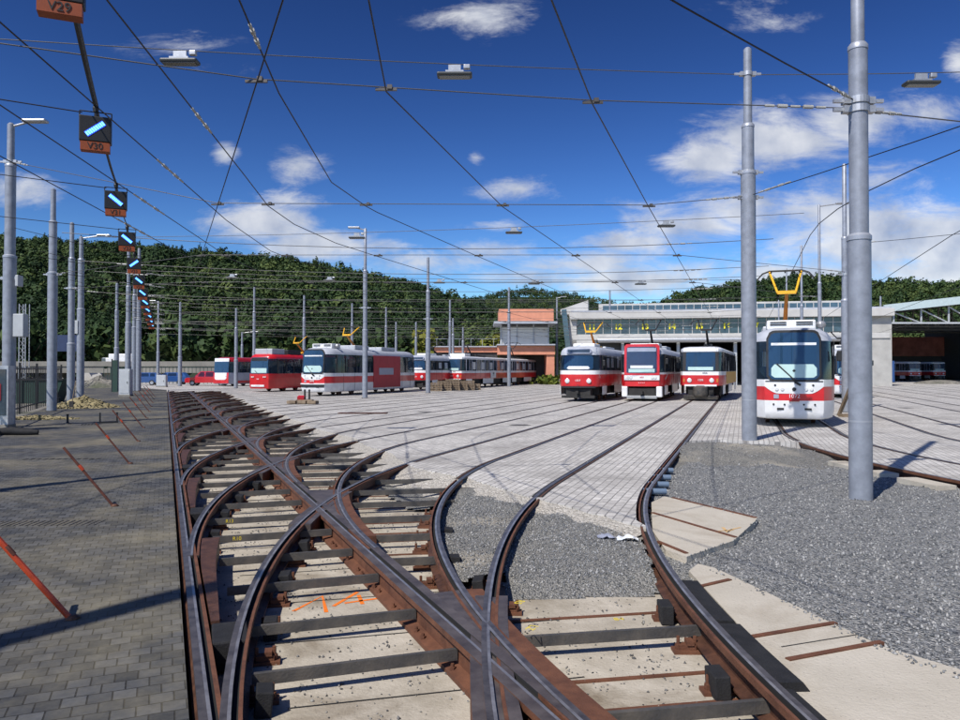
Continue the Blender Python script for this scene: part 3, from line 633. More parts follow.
# fasteners
def fastener():
    t=thing('rail_fastener','rusty bolted rail fastener at the foot of a curved rail','fastener',group='rusty rail fasteners')
    mb=MB(); mb.box((0,0,.012),(.2,.11,.024)); mb.box((0,0,.04),(.12,.07,.04)); mb.box((.02,0,.075),(.05,.09,.03)); mb.build('clamp',m_rust,t)
    for x in (-.06,.06): MB().lathe([(.024,.02),(.024,.06),(.013,.062),(.013,.115)],(x,0,0),6).build('bolt',m_rust,t)
    return t
F0=fastener(); first=True
for k,side,sg in ((0,'r',-1),(0,'l',-1),(0,'l',1),(1,'r',1),(1,'r',-1),(1,'l',1),(2,'l',1),(2,'r',-1),(3,'l',1)):
    s=BR[k][0]
    for i in range(12):
        st=max(s+1.5,3.1)+.63*i+.22; la=branch_lat(k,st,side)
        if la>2.3 or abs(la)<.42 or (side=='r' and la<.3) or (k==0 and side=='r' and sg>0) : continue
        x,y=LU(st,la+sg*.16)
        if in_inner(x,y) or in_gravel(x,y): continue
        ang=-LA+math.atan2(branch_lat(k,st+.1,side)-la,.1)
        if first: F0.location=(x,y,-.235); F0.rotation_euler=(0,0,-ang); first=False
        else: dup(F0,(x,y,-.235),-ang)
# rubber chamber blocks
for i,(a,b,w,zt) in enumerate(((1.0,4.15,.09,-.06),(4.2,5.15,.2,-.045),(5.2,6.15,.17,-.04))):
    P=[LU(st,branch_lat(0,st,'r')+.1) for st in np.linspace(a,b,8)]
    tag(MB().sweep([(0,zt+.005),(w*.8,zt),(w,zt-.05),(w,-.24),(0,-.24)],P,0).build('rubber_block',m_rubber),['long black rubber block beside the nearest right rail at the frame bottom','middle black rubber block along the nearest right rail','black rubber block at the top of the row along the nearest right rail'][i],'rubber block',group='black rubber blocks along the nearest right rail')
nb=0
for k,side,sg in ((0,'r',-1),(0,'l',-1),(1,'l',1),(2,'l',1),(1,'r',1),(3,'l',1)):
    for i in range(4):
        st=max(BR[k][0]+2.2,3.3)+1.25*i; la=branch_lat(k,st,side)
        if la>2.2 or abs(la)<.5 or (side=='r' and la<.3): continue
        x,y=LU(st,la+sg*.17); 
        if in_gravel(x,y): continue
        ang=LA-math.atan2(branch_lat(k,st+.1,side)-la,.1)
        o=MB().box((0,0,0),(.10,.14+.08*rnd.random(),.15)).build('rubber_block',m_rubber,bevel=.008); o.location=(x,y,-.155); o.rotation_euler=(0,R(rnd.uniform(-8,8)),ang)
        tag(o,'small black rubber block wedged against a curved rail over the track bed','rubber block',group='small black rubber blocks in the track bed')
# concrete slabs right of the nearest track
zs=-.075
def slab(px,label,strips_,z=zs):
    P=[grd(a,b,z) for a,b in px]; o=tag(MB().prism(P,z-.16,z).build('concrete_slab',m_slab),label,'concrete slab')
    for (a,b,c,d) in strips_:
        p,q=grd(a,b,z),grd(c,d,z); l=math.hypot(q[0]-p[0],q[1]-p[1])
        MB().box(((p[0]+q[0])/2,(p[1]+q[1])/2,z),(l,.045,.02),math.atan2(q[1]-p[1],q[0]-p[0])).build('steel_strip',m_rust,o)
    return o
slab([(651,502),(664,496),(757,517),(754,521),(733,540),(686,556),(665,549),(652,530)],'irregular pale concrete slab with three rusty strips on the gravel',[(672,497.5,755,517.5),(652,512.5,735,537),(657,541,686,553)])
sl=slab([(688,570),(697,563),(714,567),(797,606),(881,645),(962,669),(1100,735),(1100,800),(860,800),(800,700),(745,632)],'long pale concrete slab with rusty strips beside the nearest right rail',[(699,586,729,579),(744,637,834,622),(786,658.5,880,641)],-.10)
p,q=grd(780,645.5,-.1),grd(858,633,-.1); l=math.hypot(q[0]-p[0],q[1]-p[1])
MB().box(((p[0]+q[0])/2,(p[1]+q[1])/2,-.1),(l,.012,.004),math.atan2(q[1]-p[1],q[0]-p[0])).build('joint',m_groove,sl)
mb=MB(); mb.sweep([(-.02,0),(.02,0)],[grd(722,527,zs),grd(727,532,zs),grd(732,529,zs)],0,closed=False); mb.sweep([(-.015,0),(.015,0)],[grd(713,531,zs),grd(727,530,zs),grd(740,527,zs)],0,closed=False); sp_=mb.build('spray_mark',mat('faded_orange_paint',(.5,.33,.15),.85,0),None,fix=False); sp_.location.z=zs+.003; sp_.parent=bpy.data.objects['concrete_slab']
# right-hand tracks
for j in range(0,7):
    for side,nm in (('l','left'),('r','right')):
        P=right_path(j,side)
        if j==0:
            op=[p for p in P if p[1]<19.2]; pv=[p for p in P if p[1]>18.9]
            rail('%s rail of the track under the white tram in front'%nm,op if side=='l' else [],pv if side=='l' else P,side,'rails of the right-hand tracks')
        else: rail('%s rail of the %s track right of the front white tram'%(nm,['','first','second','third','fourth','fifth','sixth'][j]),[],P,side,'rails of the right-hand tracks')
o=MB()
for i in range(5):
    P=[(p[0]-.38,p[1]) for p in right_path(0,'l') if 9.5+i*1.15<p[1]<9.5+i*1.15+1.2]
    if len(P)>1:
        b=MB().sweep([(-.16,-.06),(.2,-.06),(.2,-.24),(-.16,-.24)],P,0).build('kerb_block',m_slab); tag(b,'weathered concrete kerb block along the rail at the right frame edge','kerb block',group='concrete kerb blocks at the right')
pts=[]
for a,b,n in (((714,567),(797,606),70),((797,606),(881,645),110),((881,645),(1000,690),140),((757,518),(733,540),40),((733,540),(686,556),40),((664,496),(757,517),40)):
    z=-.10 if a[1]>560 else -.075; p,q=grd(*a,z),grd(*b,z); dx,dy=q[0]-p[0],q[1]-p[1]; l=math.hypot(dx,dy)
    for i in range(int(n*.45)):
        f=rnd.random(); o=abs(rnd.gauss(0,.05)); sg=-1 if a[1]>560 else 1
        sg=-1
        pts.append((p[0]+dx*f+(-dy/l)*o*(1 if dy>0 and dx<0 else (-1 if True else 1))*(-1 if dx<0 else 1),p[1]+dy*f-abs(dx/l)*o*(1 if a!=(664,496) else 1)*(-1 if dx<0 else 1),z+.004))
stones('gravel_stones',pts,.006,.016,m_stone,'stray stones spilled over the slab edges')
# ------------------------------------------------------------------ poles
def pole(px,base,top,label,rb=.17,secs=(.33,.72),arm=None,Y=None,group='grey overhead-line poles',box=None,clamps=(),x=None,h=None):
    if Y is None: Y=FPX*EYE/(base-HOR)
    if x is None: x=(px-480)/FPX*Y
    if h is None: h=EYE+(HOR-top)*Y/FPX
    t=thing('catenary_pole',label,'pole',(x,Y,0),group=group)
    z1,z2=h*secs[0],h*secs[1]
    n=20 if Y<40 else 10
    MB().lathe([(rb,-.3),(rb,z1)],n=n).build('lower_shaft',m_pole,t,True); MB().lathe([(rb*.82,z1),(rb*.82,z2)],n=n).build('middle_shaft',m_pole,t,True); MB().lathe([(rb*.58,z2),(rb*.55,h-.05),(rb*.3,h)],n=n).build('upper_shaft',m_pole,t,True)
    for z,r in ((z1,rb),(z2,rb*.82)): MB().lathe([(r*1.06,z-.05),(r*1.06,z+.01),(r*.85,z+.05)],n=n).build('collar',m_polecap,t,True)
    if Y>19.3: MB().lathe([(rb*1.35,-.02),(rb*1.33,.012),(rb*1.02,.02)],n=n).build('base_ring',m_groove,t,True)
    MB().lathe([(rb*1.012,1.02),(rb*1.012,1.05)],n=n).build('seam_ring',m_polecap,t,True)
    mb=MB()
    for z in clamps:
        r=rb*(.82 if z<z2 else .58)
        mb.lathe([(r*1.14,z-.05),(r*1.14,z+.05)],n=n)
        for sx in (-1,1): mb.box((sx*(r+.12),0,z),(.24,.05,.05)); mb.box((sx*(r+.05),0,z),(.1,.12,.10))
    if clamps: mb.build('clamp',m_gal,t)
    if arm:
        MB().tube([(0,0,h-.12),(arm*1.2,-.05,h+.03)],.035,8).build('lamp_arm',m_gal,t,True)
        MB().box((arm*1.45,-.06,h+.04),(.75,.28,.09)).build('lamp_head',m_gal,t,bevel=.03)
    if box:
        for (dx,z,w,hh) in box: MB().box((dx,-.1,z),(w,.28,hh)).build('equipment_box',m_ltgrey,t,bevel=.02)
    return t
pole(860,490,None,'thickest nearest pole standing in the gravel at right',.165,(.33,.58),h=11.5,clamps=(5.72,5.85))
pole(749,440,46,'tall pole on the gravel edge just left of the front white tram',.185,(.6,.72) if False else (.68,.8),clamps=(6.25,6.9,9.45))
pole(845.5,412,163,'slimmer pole half hidden behind the thickest pole',.16,(.45,.7),clamps=(5.9,))
pole(820,401,204,'twin-lamp pole behind the front white tram',.13,(.3,.6),arm=.9)
pole(802,396,245,'slim pole seen above the roof of the front white tram',.13,(.3,.6)); pole(787,392,268,'thin short pole behind the raised yellow pantograph',.12,(.3,.6)); pole(779,389,300,'thinnest pole stub above the hall left of the yellow pantograph',.12,(.3,.6))
pole(881,384.5,296,'pole in front of the white wall left of the open shed',.2,(.45,.7))
pole(365,398,228,'lamp pole in front of the white tram with the red advert',.17,(.4,.75),arm=-.5,clamps=(5.8,))
pole(428,393,257,'pole beside the pallet stacks',.19,(.4,.75),clamps=(5.8,))
pole(509,386.5,287,'pole in front of the coupled trams and the orange brick annex',.2,(.4,.75))
pole(557,384,297,'lamp pole between the brick annex and the hall',.19,(.3,.75),arm=.6)
pole(9,427,122,'lamp pole at the left frame edge with a grey box',.19,(.56,.86),arm=.55,box=[(.42,3.2,.33,.72),(.36,4.6,.1,.35)],clamps=(4.7,8.4))
pole(52,411,188,'thick pole left of the straw heap',.2,(.62,.85),clamps=(6.0,))
pole(71,403.5,222,'left one of the close pair behind the straw heap',.2,(.33,.8),clamps=(6.2,))
pole(80.5,402,236,'lamp pole with small box, right one of the pair behind the straw heap',.2,(.56,.86),arm=.9,box=[(-.2,4.2,.32,.75)])
pole(116.5,391,283,'slim pole beside the dark green fence panel',.2,(.4,.75))
pole(128,395,250,'pole behind the grey cabinet under the hanging signals',.2,(.5,.75))
pole(134,391,263,'pole just right of the grey cabinet',.2,(.5,.75)); pole(138.5,391,248,'rightmost pole of the trio by the grey cabinet',.22,(.5,.75))
pole(158,386,301,'thin pole beneath the farthest hanging signals',.17,(.4,.75),arm=-.4); pole(180,386,302,'thin pale pole at the far end of the ladder track',.22,(.35,.75))
for px,top,base,lb in ((236,308,388,'thin pole behind the far-left tram'),(254,287,386,'taller pale pole behind the far-left tram'),(304,295,387,'pale pole behind the white tram front'),(352,303,385,'slender pole behind the white tram roof'),(386,307,384,'thin pole behind the roof of the tram beside the pallets'),(396,322,384,'short thin pole left of the pole by the pallets'),(450,300,385,'thin pole right of the pole by the pallets'),(453,318,384,'short thin pole beside the green trees and coupled trams'),(463,327,384,'shortest thin pole by the yellow-green tree'),(416,322,384,'thin short pole behind the small round-lamp tram'),(242,332,384,'curved-arm street lamp pole behind the far-left tram'),(610,290,384,'thin pole rising above the hall roof near the rounded hill')):
    pole(px,base,top,lb,.2,(.35,.75),arm=1.2 if 'curved' in lb else None)
pole(0,0,0,'pole beside the photographer on the dark paving, outside the frame',.26,x=-6.8,Y=.17,h=9.65); pole(0,0,0,'pole at the left on the dark paving, outside the frame',.19,x=-10.2,Y=7.2,h=9.65,clamps=(5.75,))
# ------------------------------------------------------------------ overhead wires
WZ=5.7
def sagpath(a,b,sag,n=10): return [tuple(Vector(a).lerp(Vector(b),i/n)-Vector((0,0,sag*4*(i/n)*(1-i/n)))) for i in range(n+1)]
def wire(name,pts,r,m,label,cat,group=None,ins=()):
    o=tag(MB().tube(pts,r,5).build(name,m,smooth=True,fix=False),label,cat,group)
    for (a,b) in ins:                      # short strings of insulators along the wire
        a,b=Vector(a),Vector(b); d=b-a; n=5; mb=MB()
        for i in range(n): mb.tube([a+d*(i/n),a+d*((i+.72)/n)],.03 if i%2 else .02,7)
        mb.build('insulator',m_ins,o)
    return o
SPY=[(10.1,.17),(17.7,.02),(25.6,.0),(33.5,.0),(42,.0),(51,0),(61,0),(73,0),(87,0)]
def spany(i,x): return SPY[i][0]+SPY[i][1]*(x+3)
lad_xy=lambda st:LU(st,-.8)
crossings={i:[] for i in range(len(SPY))}
def cross_at(P,i):
    for a,b in zip(P,P[1:]):
        fa=a[1]-spany(i,a[0]); fb=b[1]-spany(i,b[0])
        if fa<=0<fb: t=fa/(fa-fb); return (a[0]+(b[0]-a[0])*t,a[1]+(b[1]-a[1])*t)
for k in range(NB):
    s=BR[k][0]; P=branch_path(k,'c',83 if k<6 else 118)
    pts=[]
    if k>=2:
        j=[p for p in P if toLU(*p)[0]>s+3.6][0]
        d=(.043,-.999) if k!=2 else (.05,-.999)
        end=(j[0]+.09*(j[1]-5.5),5.5) if k<=6 else LU(toLU(*j)[0]-3.5,-6.2); pts=[(end[0],end[1],WZ+.25),(j[0],j[1],WZ)]
        P2=[p for p in P if p[1]>j[1]+.5]
    else:
        P2=[p for p in P if p[1]>7.5]; pts=[((.52,7.0,WZ),(-1.13,7.0,WZ))[k]]
    for i in range(len(SPY)):
        c=cross_at(P2,i)
        if c and c[1]>pts[-1][1]+1: pts.append((c[0],c[1],WZ)); crossings[i].append(c)
        elif c: crossings[i].append(c)
    pts.append((P[-1][0],P[-1][1],WZ-.1))
    # extra vertices along the curve
    ex=[p for p in P2 if any(abs(toLU(*p)[0]-(s+q))<.18 for q in (8.5,11.0))]
    for p in (ex[::2] if k>=2 else []): pts.append((p[0],p[1],WZ))
    pts.sort(key=lambda p:p[1])
    ins=[]
    if k>=2:
        a=Vector(pts[0]).lerp(Vector(pts[1]),.62); b=Vector(pts[0]).lerp(Vector(pts[1]),.74); ins=[(a,b)]
    wire('contact_wire',pts,.0105 if k<3 else .011,m_wire,'black contact wire above %s'%WHERE[k],'overhead wire','contact wires above the tracks',ins)
lw=[(*lad_xy(2),WZ)]
for i in range(7):
    c=cross_at([lad_xy(q) for q in np.linspace(1,72,60)],i)
    if c: lw.append((c[0],c[1],WZ)); crossings[i].append(c)
lw.append((*lad_xy(75),WZ))
wire('contact_wire',lw,.0105,m_wire,'black contact wire along the ladder track towards the far left','overhead wire','contact wires above the tracks')
ENDS=[((-10.2,7.2,5.75),(5.7,11.2,5.75)),((-14.9,23.5,8.4),(6.95,19.2,6.3)),((-18.8,32.7,6.0),(15.7,31.9,6.0)),((-22.3,40.2,6.2),(20.5,45,6.2)),((-22.8,42.0,6.3),(20.5,45.2,6.3)),((-25.3,53.5,6.3),(21,52,6.2)),((-29.8,63,6.3),(23,61,6.2)),((-34,80,6.3),(26,76,6.2)),((-36,84,6.5),(26,83,6.3))]
SL=['nearest low span wire crossing the sky from the left edge to the thickest pole','second low span wire, ending at the tall pole by the front white tram','third span wire, ending at the slimmer pole behind the thickest pole','span wire ending at the twin-lamp pole','span wire just beyond the one ending at the twin-lamp pole','span wire crossing above the white tram with the red advert','span wire crossing above the all-red tram','span wire just above the far trams','farthest span wire in front of the hall']
for i,(a,b) in enumerate(ENDS):
    xs=sorted([c for c in crossings[i] if a[0]+.5<c[0]<b[0]-.5],key=lambda c:c[0])
    q=[a]+[(c[0],c[1],WZ+.06) for c in xs]+[b]
    q2=[q[0]]
    for p in q[1:]:
        if p[0]>q2[-1][0]+.25: q2.append(p)
    r=.009+.0004*i*2
    A,B=Vector(q2[0]),Vector(q2[-1]); d1=(Vector(q2[1])-A).normalized(); d2=(Vector(q2[-2])-B).normalized()
    o=wire('span_wire',q2,r,m_span,SL[i],'span wire','span wires across the yard',[(A+d1*.5,A+d1*1.3),(B+d2*.5,B+d2*1.5)])
    for c in xs: MB().box((c[0],c[1],WZ+.03),(.3,.035,.035)).box((c[0]+.05,c[1],WZ+.06),(.07,.07,.06)).build('wire_clip',m_clip,o)
# extra thin lower spans of the far yard
for i in range(14):
    Y=26+5.2*i+rnd.uniform(-.6,.6); z=5.75+rnd.uniform(0,.5); xl=-.40*Y-4; xr=min(.36*Y+1,24)
    wire('span_wire',sagpath((xl,Y*.985,z+.5),(xr,Y*1.01,z+.4),.45),.012,m_span,'thin grey span wire among the many over the far yard','span wire','thin span wires over the far yard',[((xl+1.5,Y*.985,z+.38),(xl+2.6,Y*.986,z+.32)),((xr-4,Y*1.01,z+.2),(xr-2.8,Y*1.01,z+.25))])
# street-light span wires with hanging lamps
def lampspan(a,b,sag,xs,label,lb,r=.012):
    P=sagpath(a,b,sag,14); wire('lamp_wire',P,r,m_span,label,'span wire','lamp-carrying span wires')
    for n,x in enumerate(xs):
        t_=(x-a[0])/(b[0]-a[0]); p=Vector(a).lerp(Vector(b),t_)-Vector((0,0,sag*4*t_*(1-t_)))
        t=thing('hanging_lamp',lb[n],'street lamp',p,0,'lamps hanging from span wires')
        MB().box((0,0,-.27),(.86,.32,.09)).build('lamp_body',m_lampb,t,bevel=.04); mb=MB().box((0,0,-.12),(.3,.06,.2)); mb.box((0,0,-.2),(.44,.2,.05)); mb.build('hanger',m_gal,t)
        MB().box((.3,0,-.07),(.16,.12,.11)).build('terminal_box',m_gal,t,bevel=.02); MB().box((0,0,-.322),(.74,.24,.012)).build('diffuser',m_lampd,t)
m_lampb=mat('lamp_body_grey',(.05,.055,.055),.5,.2,var=.1); m_lampd=mat('lamp_diffuser',(.10,.11,.10),.25,0,var=.15)
lampspan((-13.6,16.2,9.25),(6.95,19.2,9.45),.12,(-6.95,-.62),'high lamp wire from the left edge to the tall pole top',['hanging lamp at upper left near the topmost hanging signals','hanging lamp at the top centre of the sky'])
lampspan((6.95,19.2,9.45),(19,17.6,9.2),.1,(11.1,),'high lamp wire running from the tall pole top to the right edge',['hanging lamp at the upper right edge'])
lampspan((-22.8,42.6,9.4),(15.7,36,9.4),.25,(-6.6,1.75,9.3),'second lamp wire crossing the middle of the sky',['hanging lamp above the lamp pole of the white tram','hanging lamp in the middle of the sky','hanging lamp above the red-framed tram'],.014)
lampspan((-25.3,53.6,9.0),(20.5,56,8.6),.3,(-18,-11,-3,4,12),'third lamp wire crossing before the hills',['small hanging lamp before the left hill, leftmost of its wire','small hanging lamp above the all-red tram','small hanging lamp before the dip between the hills','small hanging lamp above the orange brick annex','small hanging lamp above the hall roof'],.016)
for a,b,lb,i1 in (((5.7,11.2,5.85),(-1.2,5.2,5.9),'pull-off wire from the thickest pole up to the top of the frame',.08),((6.95,19.2,6.3),(9.2,8.6,5.9),'pull-off wire from the tall pole rising to the right edge',.12),((15.7,32,7.2),(22.5,26,7.2),'thin pull-off wire at right behind the thickest pole',.1),((5.7,11.2,5.72),(14,13.5,5.9),'span wire from the thickest pole to the right edge',.07)):
    A,B=Vector(a),Vector(b); wire('pull_off_wire',sagpath(a,b,.05,4),.011,m_wire if i1<.13 and 'span' not in lb else m_span,lb,'pull-off wire',None,[(A.lerp(B,i1*.35),A.lerp(B,i1*1.4))])
P=[(p[0],p[1],WZ) for p in right_path(0,'c')][::4]; wire('contact_wire',P,.012,m_wire,'black contact wire above the front white tram','overhead wire','contact wires above the tracks')
for j in (1,2,3): wire('contact_wire',[(p[0],p[1],WZ) for p in right_path(j,'c')][::4],.012,m_wire,'black contact wire above the %s track right of the front white tram'%['','first','second','third'][j],'overhead wire','contact wires above the tracks')
# ------------------------------------------------------------------ hanging point signals
prev=None
SGN=['/','/','\\','\\','/','\\','\\','\\','\\','\\','\\','\\']
ORD=['topmost, cut by the frame','second from the top','third from the top','fourth from the top','fifth from the top','sixth from the top','seventh from the top','eighth from the top','ninth from the top','fourth from the bottom','third from the bottom','lowest and farthest']
for i in range(12):
    st=8.15+4.87*i if i else 9.05; x,y=LU(st,-2.88); zc=5.32-.012*i if i else 5.55
    t=thing('point_signal','hanging black signal with bright slanting bar and orange plate, %s'%ORD[i],'signal',(x,y,zc),LA,'hanging point signals')
    MB().box((0,0,0),(.42,.2,.37)).build('housing',m_sig,t,bevel=.012)
    MB().box((0,-.02,-.255),(.385,.16,.125)).build('number_plate',m_plate,t); text('lettering','V%d'%(29+i),.13,m_text,t,(0,-.103,-.255))
    sg=1 if SGN[i]=='/' else -1; mb=MB()
    for q in range(9): mb.box(((q-4)*.026,-.104,sg*(q-4)*.021),(.022,.012,.06),ry=-sg*R(39))
    mb.build('light_bar',m_led,t); MB().box((.0,-.1012,-.0),(.30,.004,.085),ry=-sg*R(39)).build('bar_surround',m_ledb,t)
    mb=MB()
    for sx in (-.21,.21): mb.tube([(sx,0,.18),(sx,0,.27)],.01,5)
    mb.tube([(-.21,0,.27),(.21,0,.27)],.01,5); mb.tube([(0,0,.18),(0,0,.36)],.022,6); mb.lathe([(.035,.27),(.045,.33),(.03,.38)],n=8); mb.build('hanger_frame',m_black,t)
    cur=Vector((x,y,zc+.37))
    if prev is not None: wire('signal_cable',[tuple(p) for p in sagpath(tuple(prev),tuple(cur),.10 if i>1 else .05,8)],.036 if i==1 else (.022 if i==2 else .013),m_black,'black cable from the %s hanging signal to the next one'%['topmost','second','third','fourth','fifth','sixth','seventh','eighth','ninth','tenth','eleventh'][i-1],'cable','cables between the hanging signals')
    prev=cur
    a=LU(st+.3,-17 if i<4 else -6.3); b=LU(st-.2,-.85)
    if i>0: wire('signal_wire',[(a[0],a[1],WZ+.55),(x-.2,y,zc+.27)],.009,m_wire,'thin black stay wire from the left to the %s hanging signal'%['','second','third','fourth','fifth','sixth','seventh','eighth','ninth','tenth','eleventh','last'][i],'stay wire','stay wires of the hanging signals')
# ------------------------------------------------------------------ slanting rods beside the switches
for i in range(11):
    st=6.95+4.84*i; x,y=LU(st,-2.53)
    t=thing('switch_rod',['bright orange-red slanting rod nearest on the dark paving','rusty slanting rod, second from the front on the dark paving','rusty slanting rod, third from the front','rusty slanting rod, fourth from the front','rusty slanting rod, fifth from the front','rusty slanting rod, sixth from the front','rusty slanting rod, seventh from the front','rusty slanting rod, eighth from the front','rusty slanting rod, ninth from the front','rusty slanting rod, tenth from the front','farthest tiny slanting rod on the dark paving'][i],'rod',(x,y,0),0,'slanting rods beside the switches')
    e=(-NN[0]*.6,-NN[1]*.6,.8); MB().tube([(0,0,-.02),e],.017 if i else .021,8).build('shaft',m_rod if i in(0,) else m_rodd,t,True)
    MB().tube([tuple(Vector(e)*.62),tuple(Vector(e)*.70)],.022,8).build('grip',m_rod if i else m_rodd,t,True); MB().lathe([(.05,0),(.05,.012),(.025,.03)],n=10).build('socket',m_rustdk,t)
#PART3
# ------------------------------------------------------------------ trams
class Tram:
    def __init__(s,label,loc,L=15.,W=1.25,Wf=1.0,k=.16,yc=1.0,rake=.12,zr=1.0,group='trams parked in the yard',rz=-TH,scale=1.0):
        s.t=thing('tram',label,'tram',(loc[0],loc[1],0),rz,group); s.t.scale=(scale,)*3
        s.L,s.W,s.Wf,s.k,s.yc,s.rake,s.zr=L,W,Wf,k,yc,rake,zr
    def yf(s,x,z,ins=0): 
        x=max(-s.Wf,min(s.Wf,x)); return s.k*x*x+max(0,z-s.zr)*s.rake+ins
    def outline(s,z,ins=0.):
        P=[]; W=s.W-ins; Wf=s.Wf-ins*.7
        for i in range(11):
            x=-Wf+2*Wf*i/10; P.append((x,s.yf(x,z,ins)))
        y1=max(s.yc,s.yf(Wf,z,ins)+.05); y0=P[-1][1]
        P.append((Wf+(W-Wf)*.62,y0+(y1-y0)*.42)); P.append((W,y1+ins*.5)); 
        Q=[(x,s.L-y) for x,y in P]
        H=P+Q[::-1]
        left=[(-Wf-(W-Wf)*.62,y0+(y1-y0)*.42),(-W,y1+ins*.5)]
        return P+[(x,s.L-y) for x,y in P[11:]][::-1]+[(x,s.L-y) for x,y in P[:11]][::-1]+[(x,s.L-y) for x,y in left]+left[::-1]
    def shell(s,name,m,levels,cap=False,capb=False,parent=None):
        mb=MB(); rows=[[(x,y,z) for x,y in s.outline(z,i)] for z,i in levels]; mb.grid(rows,0,True)
        if cap: mb.face(rows[-1])
        if capb: mb.face(rows[0])
        return mb.build(name,m,parent or s.t,True)
    def front(s,name,m,x0,x1,zb,zt,off=.015,n=14,parent=None,nz=5):
        f=lambda a,x: a(x) if callable(a) else a
        mb=MB(); rows=[]
        for j in range(nz+1):
            r=[]
            for i in range(n+1):
                x=x0+(x1-x0)*i/n; a,b=f(zb,x),f(zt,x); z=a+(b-a)*j/nz; r.append((x,s.yf(x,z)-off,z))
            rows.append(r)
        mb.grid(rows)
        # returns to the body so that the panel has depth
        rim=rows[0]+[r[-1] for r in rows[1:]]+rows[-1][-2::-1]+[r[0] for r in rows[-2:0:-1]]
        mb.grid([rim,[(x,y+off+.02,z) for x,y,z in rim]],0,True)
        return mb.build(name,m,parent or s.t,True)
    def side(s,name,m,sx,y0,y1,z0,z1,off=.012,parent=None,th=.03):
        return MB().box((sx*(s.W+off-th/2),(y0+y1)/2,(z0+z1)/2),(th,y1-y0,z1-z0)).build(name,m,parent or s.t)
    def windows(s,z0,z1,ys,sides=(-1,1),m=None,pw=.09):
        for sx in sides:
            for y in ys: s.side('window_pillar',m or m_black,sx,y-pw/2,y+pw/2,z0,z1,.014)
    def seams(s,z0,z1,ys):
        for sx in (-1,1):
            mb=MB()
            for y in ys: mb.box((sx*(s.W+.002),y,(z0+z1)/2),(.008,.018,z1-z0))
            o=mb.build('panel_seam',m_dark,s.t); o['kind']='stuff'
    def lights(s,xs,z,r,off=.03,m=None):
        for x in xs: MB().lathe([(r,0),(r,-.03),(r*.8,-.045)],(x,s.yf(x,z)-off+.03,z),14,axis='y').build('headlight',m or m_lamp,s.t,True)
    def text(s,body,x,z,size,m=None,off=.03): return text('lettering',body,size,m or m_textw,s.t,(x,s.yf(x,z)-off,z),(R(90)-math.atan(s.rake)*(z>s.zr),0,0),.004)
    def wheels(s,ys,z=.33):
        s.interior()
        for y in ys:
            b=MB().box((0,y,.42),(1.7,1.9,.36)).build('bogie',m_dark,s.t)
            for dy in (-.9,.9):
                for sx in (-.72,.72): MB().lathe([(.33,-.06),(.33,.06)],(sx,y+dy,z),16,axis='x').build('wheel',m_rustdk,b,True)
    def roofbox(s,y,l,w,h,z,m=None,x=0): MB().box((x,y,z+h/2),(w,l,h)).build('roof_box',m or m_steel,s.t,bevel=.05)
    def panto(s,y,h,m,m2=None,z0=3.25,head=m_black,w=.75):
        b=MB().box((0,y,z0),(.9,1.5,.08)); 
        for sx in (-.4,.4):
            for dy in (-.6,.6): b.box((sx,y+dy,z0-.1),(.08,.08,.22))
        b.box((0,y+.5,z0+.12),(.5,.3,.18)); p=b.build('pantograph',m,s.t)
        kn=(0,y-.75 if h>1.2 else y-1.0,z0+h*.6); 
        MB().tube([(0,y+.55,z0+.12),kn],[.085,.06],8).build('lower_arm',m2 or m,p,True)
        mb=MB(); top=z0+h
        mb.box((0,kn[1],kn[2]+.02),(.62,.1,.12))
        for sx in (-1,1): mb.tube([(sx*.30,kn[1],kn[2]),(sx*w*.78,y+.05,top)],.04,7)
        mb.build('upper_arm',m,p)
        mb=MB()
        for dy in (-.14,.14): mb.tube([(-w-.28,y+.05+dy,top-.26),(-w-.1,y+.05+dy,top-.05),(-w*.8,y+.05+dy,top+.04),(w*.8,y+.05+dy,top+.04),(w+.1,y+.05+dy,top-.05),(w+.28,y+.05+dy,top-.26)],.019,6)
        for sx in (-.7,0,.7): mb.box((sx*w,y+.05,top),(.05,.34,.05))
        mb.build('collector_head',head,p)
    def interior(s,y0=1.9):
        b=MB().box((0,s.L/2,.93),(s.W*1.8,s.L-1.6,.04)).build('cabin_floor',m_dark,s.t); mb=MB(); y=y0+.9
        while y<s.L-1.4:
            for x in (-.82,.82): mb.box((x,y,1.32),(.42,.44,.1)); mb.box((x,y+.2,1.62),(.42,.06,.6))
            y+=.85
        o=mb.build('seat_row',m_seat,b); o['kind']='stuff'; MB().box((.35,y0,1.75),(1.5,.05,1.65)).build('cab_partition',m_inner,s.t)
        mb=MB(); mb.box((0,1.15,1.35),(.5,.5,.12)); mb.box((0,1.4,1.75),(.46,.1,.75)); mb.build('driver_seat',m_seat,s.t)
        MB().box((0,.75,1.33),(1.5,.3,.28)).build('control_desk',m_inner,s.t)
        mb=MB(); 
        for k in range(int((s.L-3)/2.1)): 
            for x in (-.6,.6): mb.tube([(x,y0+1+k*2.1,.95),(x,y0+1+k*2.1,2.75)],.018,5)
        mb.build('grab_pole',m_adyel,b)['kind']='stuff'
    def mirror(s,sx,z=2.3,y=.6): 
        MB().box((sx*(s.W+.12),y,z),(.14,.1,.34)).build('mirror',m_black,s.t,bevel=.03)
    def wiper(s,x0,z0,x1,z1):
        MB().tube([(x0,s.yf(x0,z0)-.05,z0),(x1,s.yf(x1,z1)-.05,z1)],.022,6).build('wiper',m_black,s.t)
def rr(xc,hx,z0,z1,r):
    def e(x):
        d=max(0,abs(x-xc)-(hx-r)); return r-math.sqrt(max(0,r*r-d*d))
    return (lambda x:z0+e(x)*.6),(lambda x:z1-e(x))
ROOF=lambda z,h,W0=0.:[(z,W0),(z+h*.3,W0+.04),(z+h*.62,W0+.14),(z+h*.85,W0+.32),(z+h,W0+.62)]
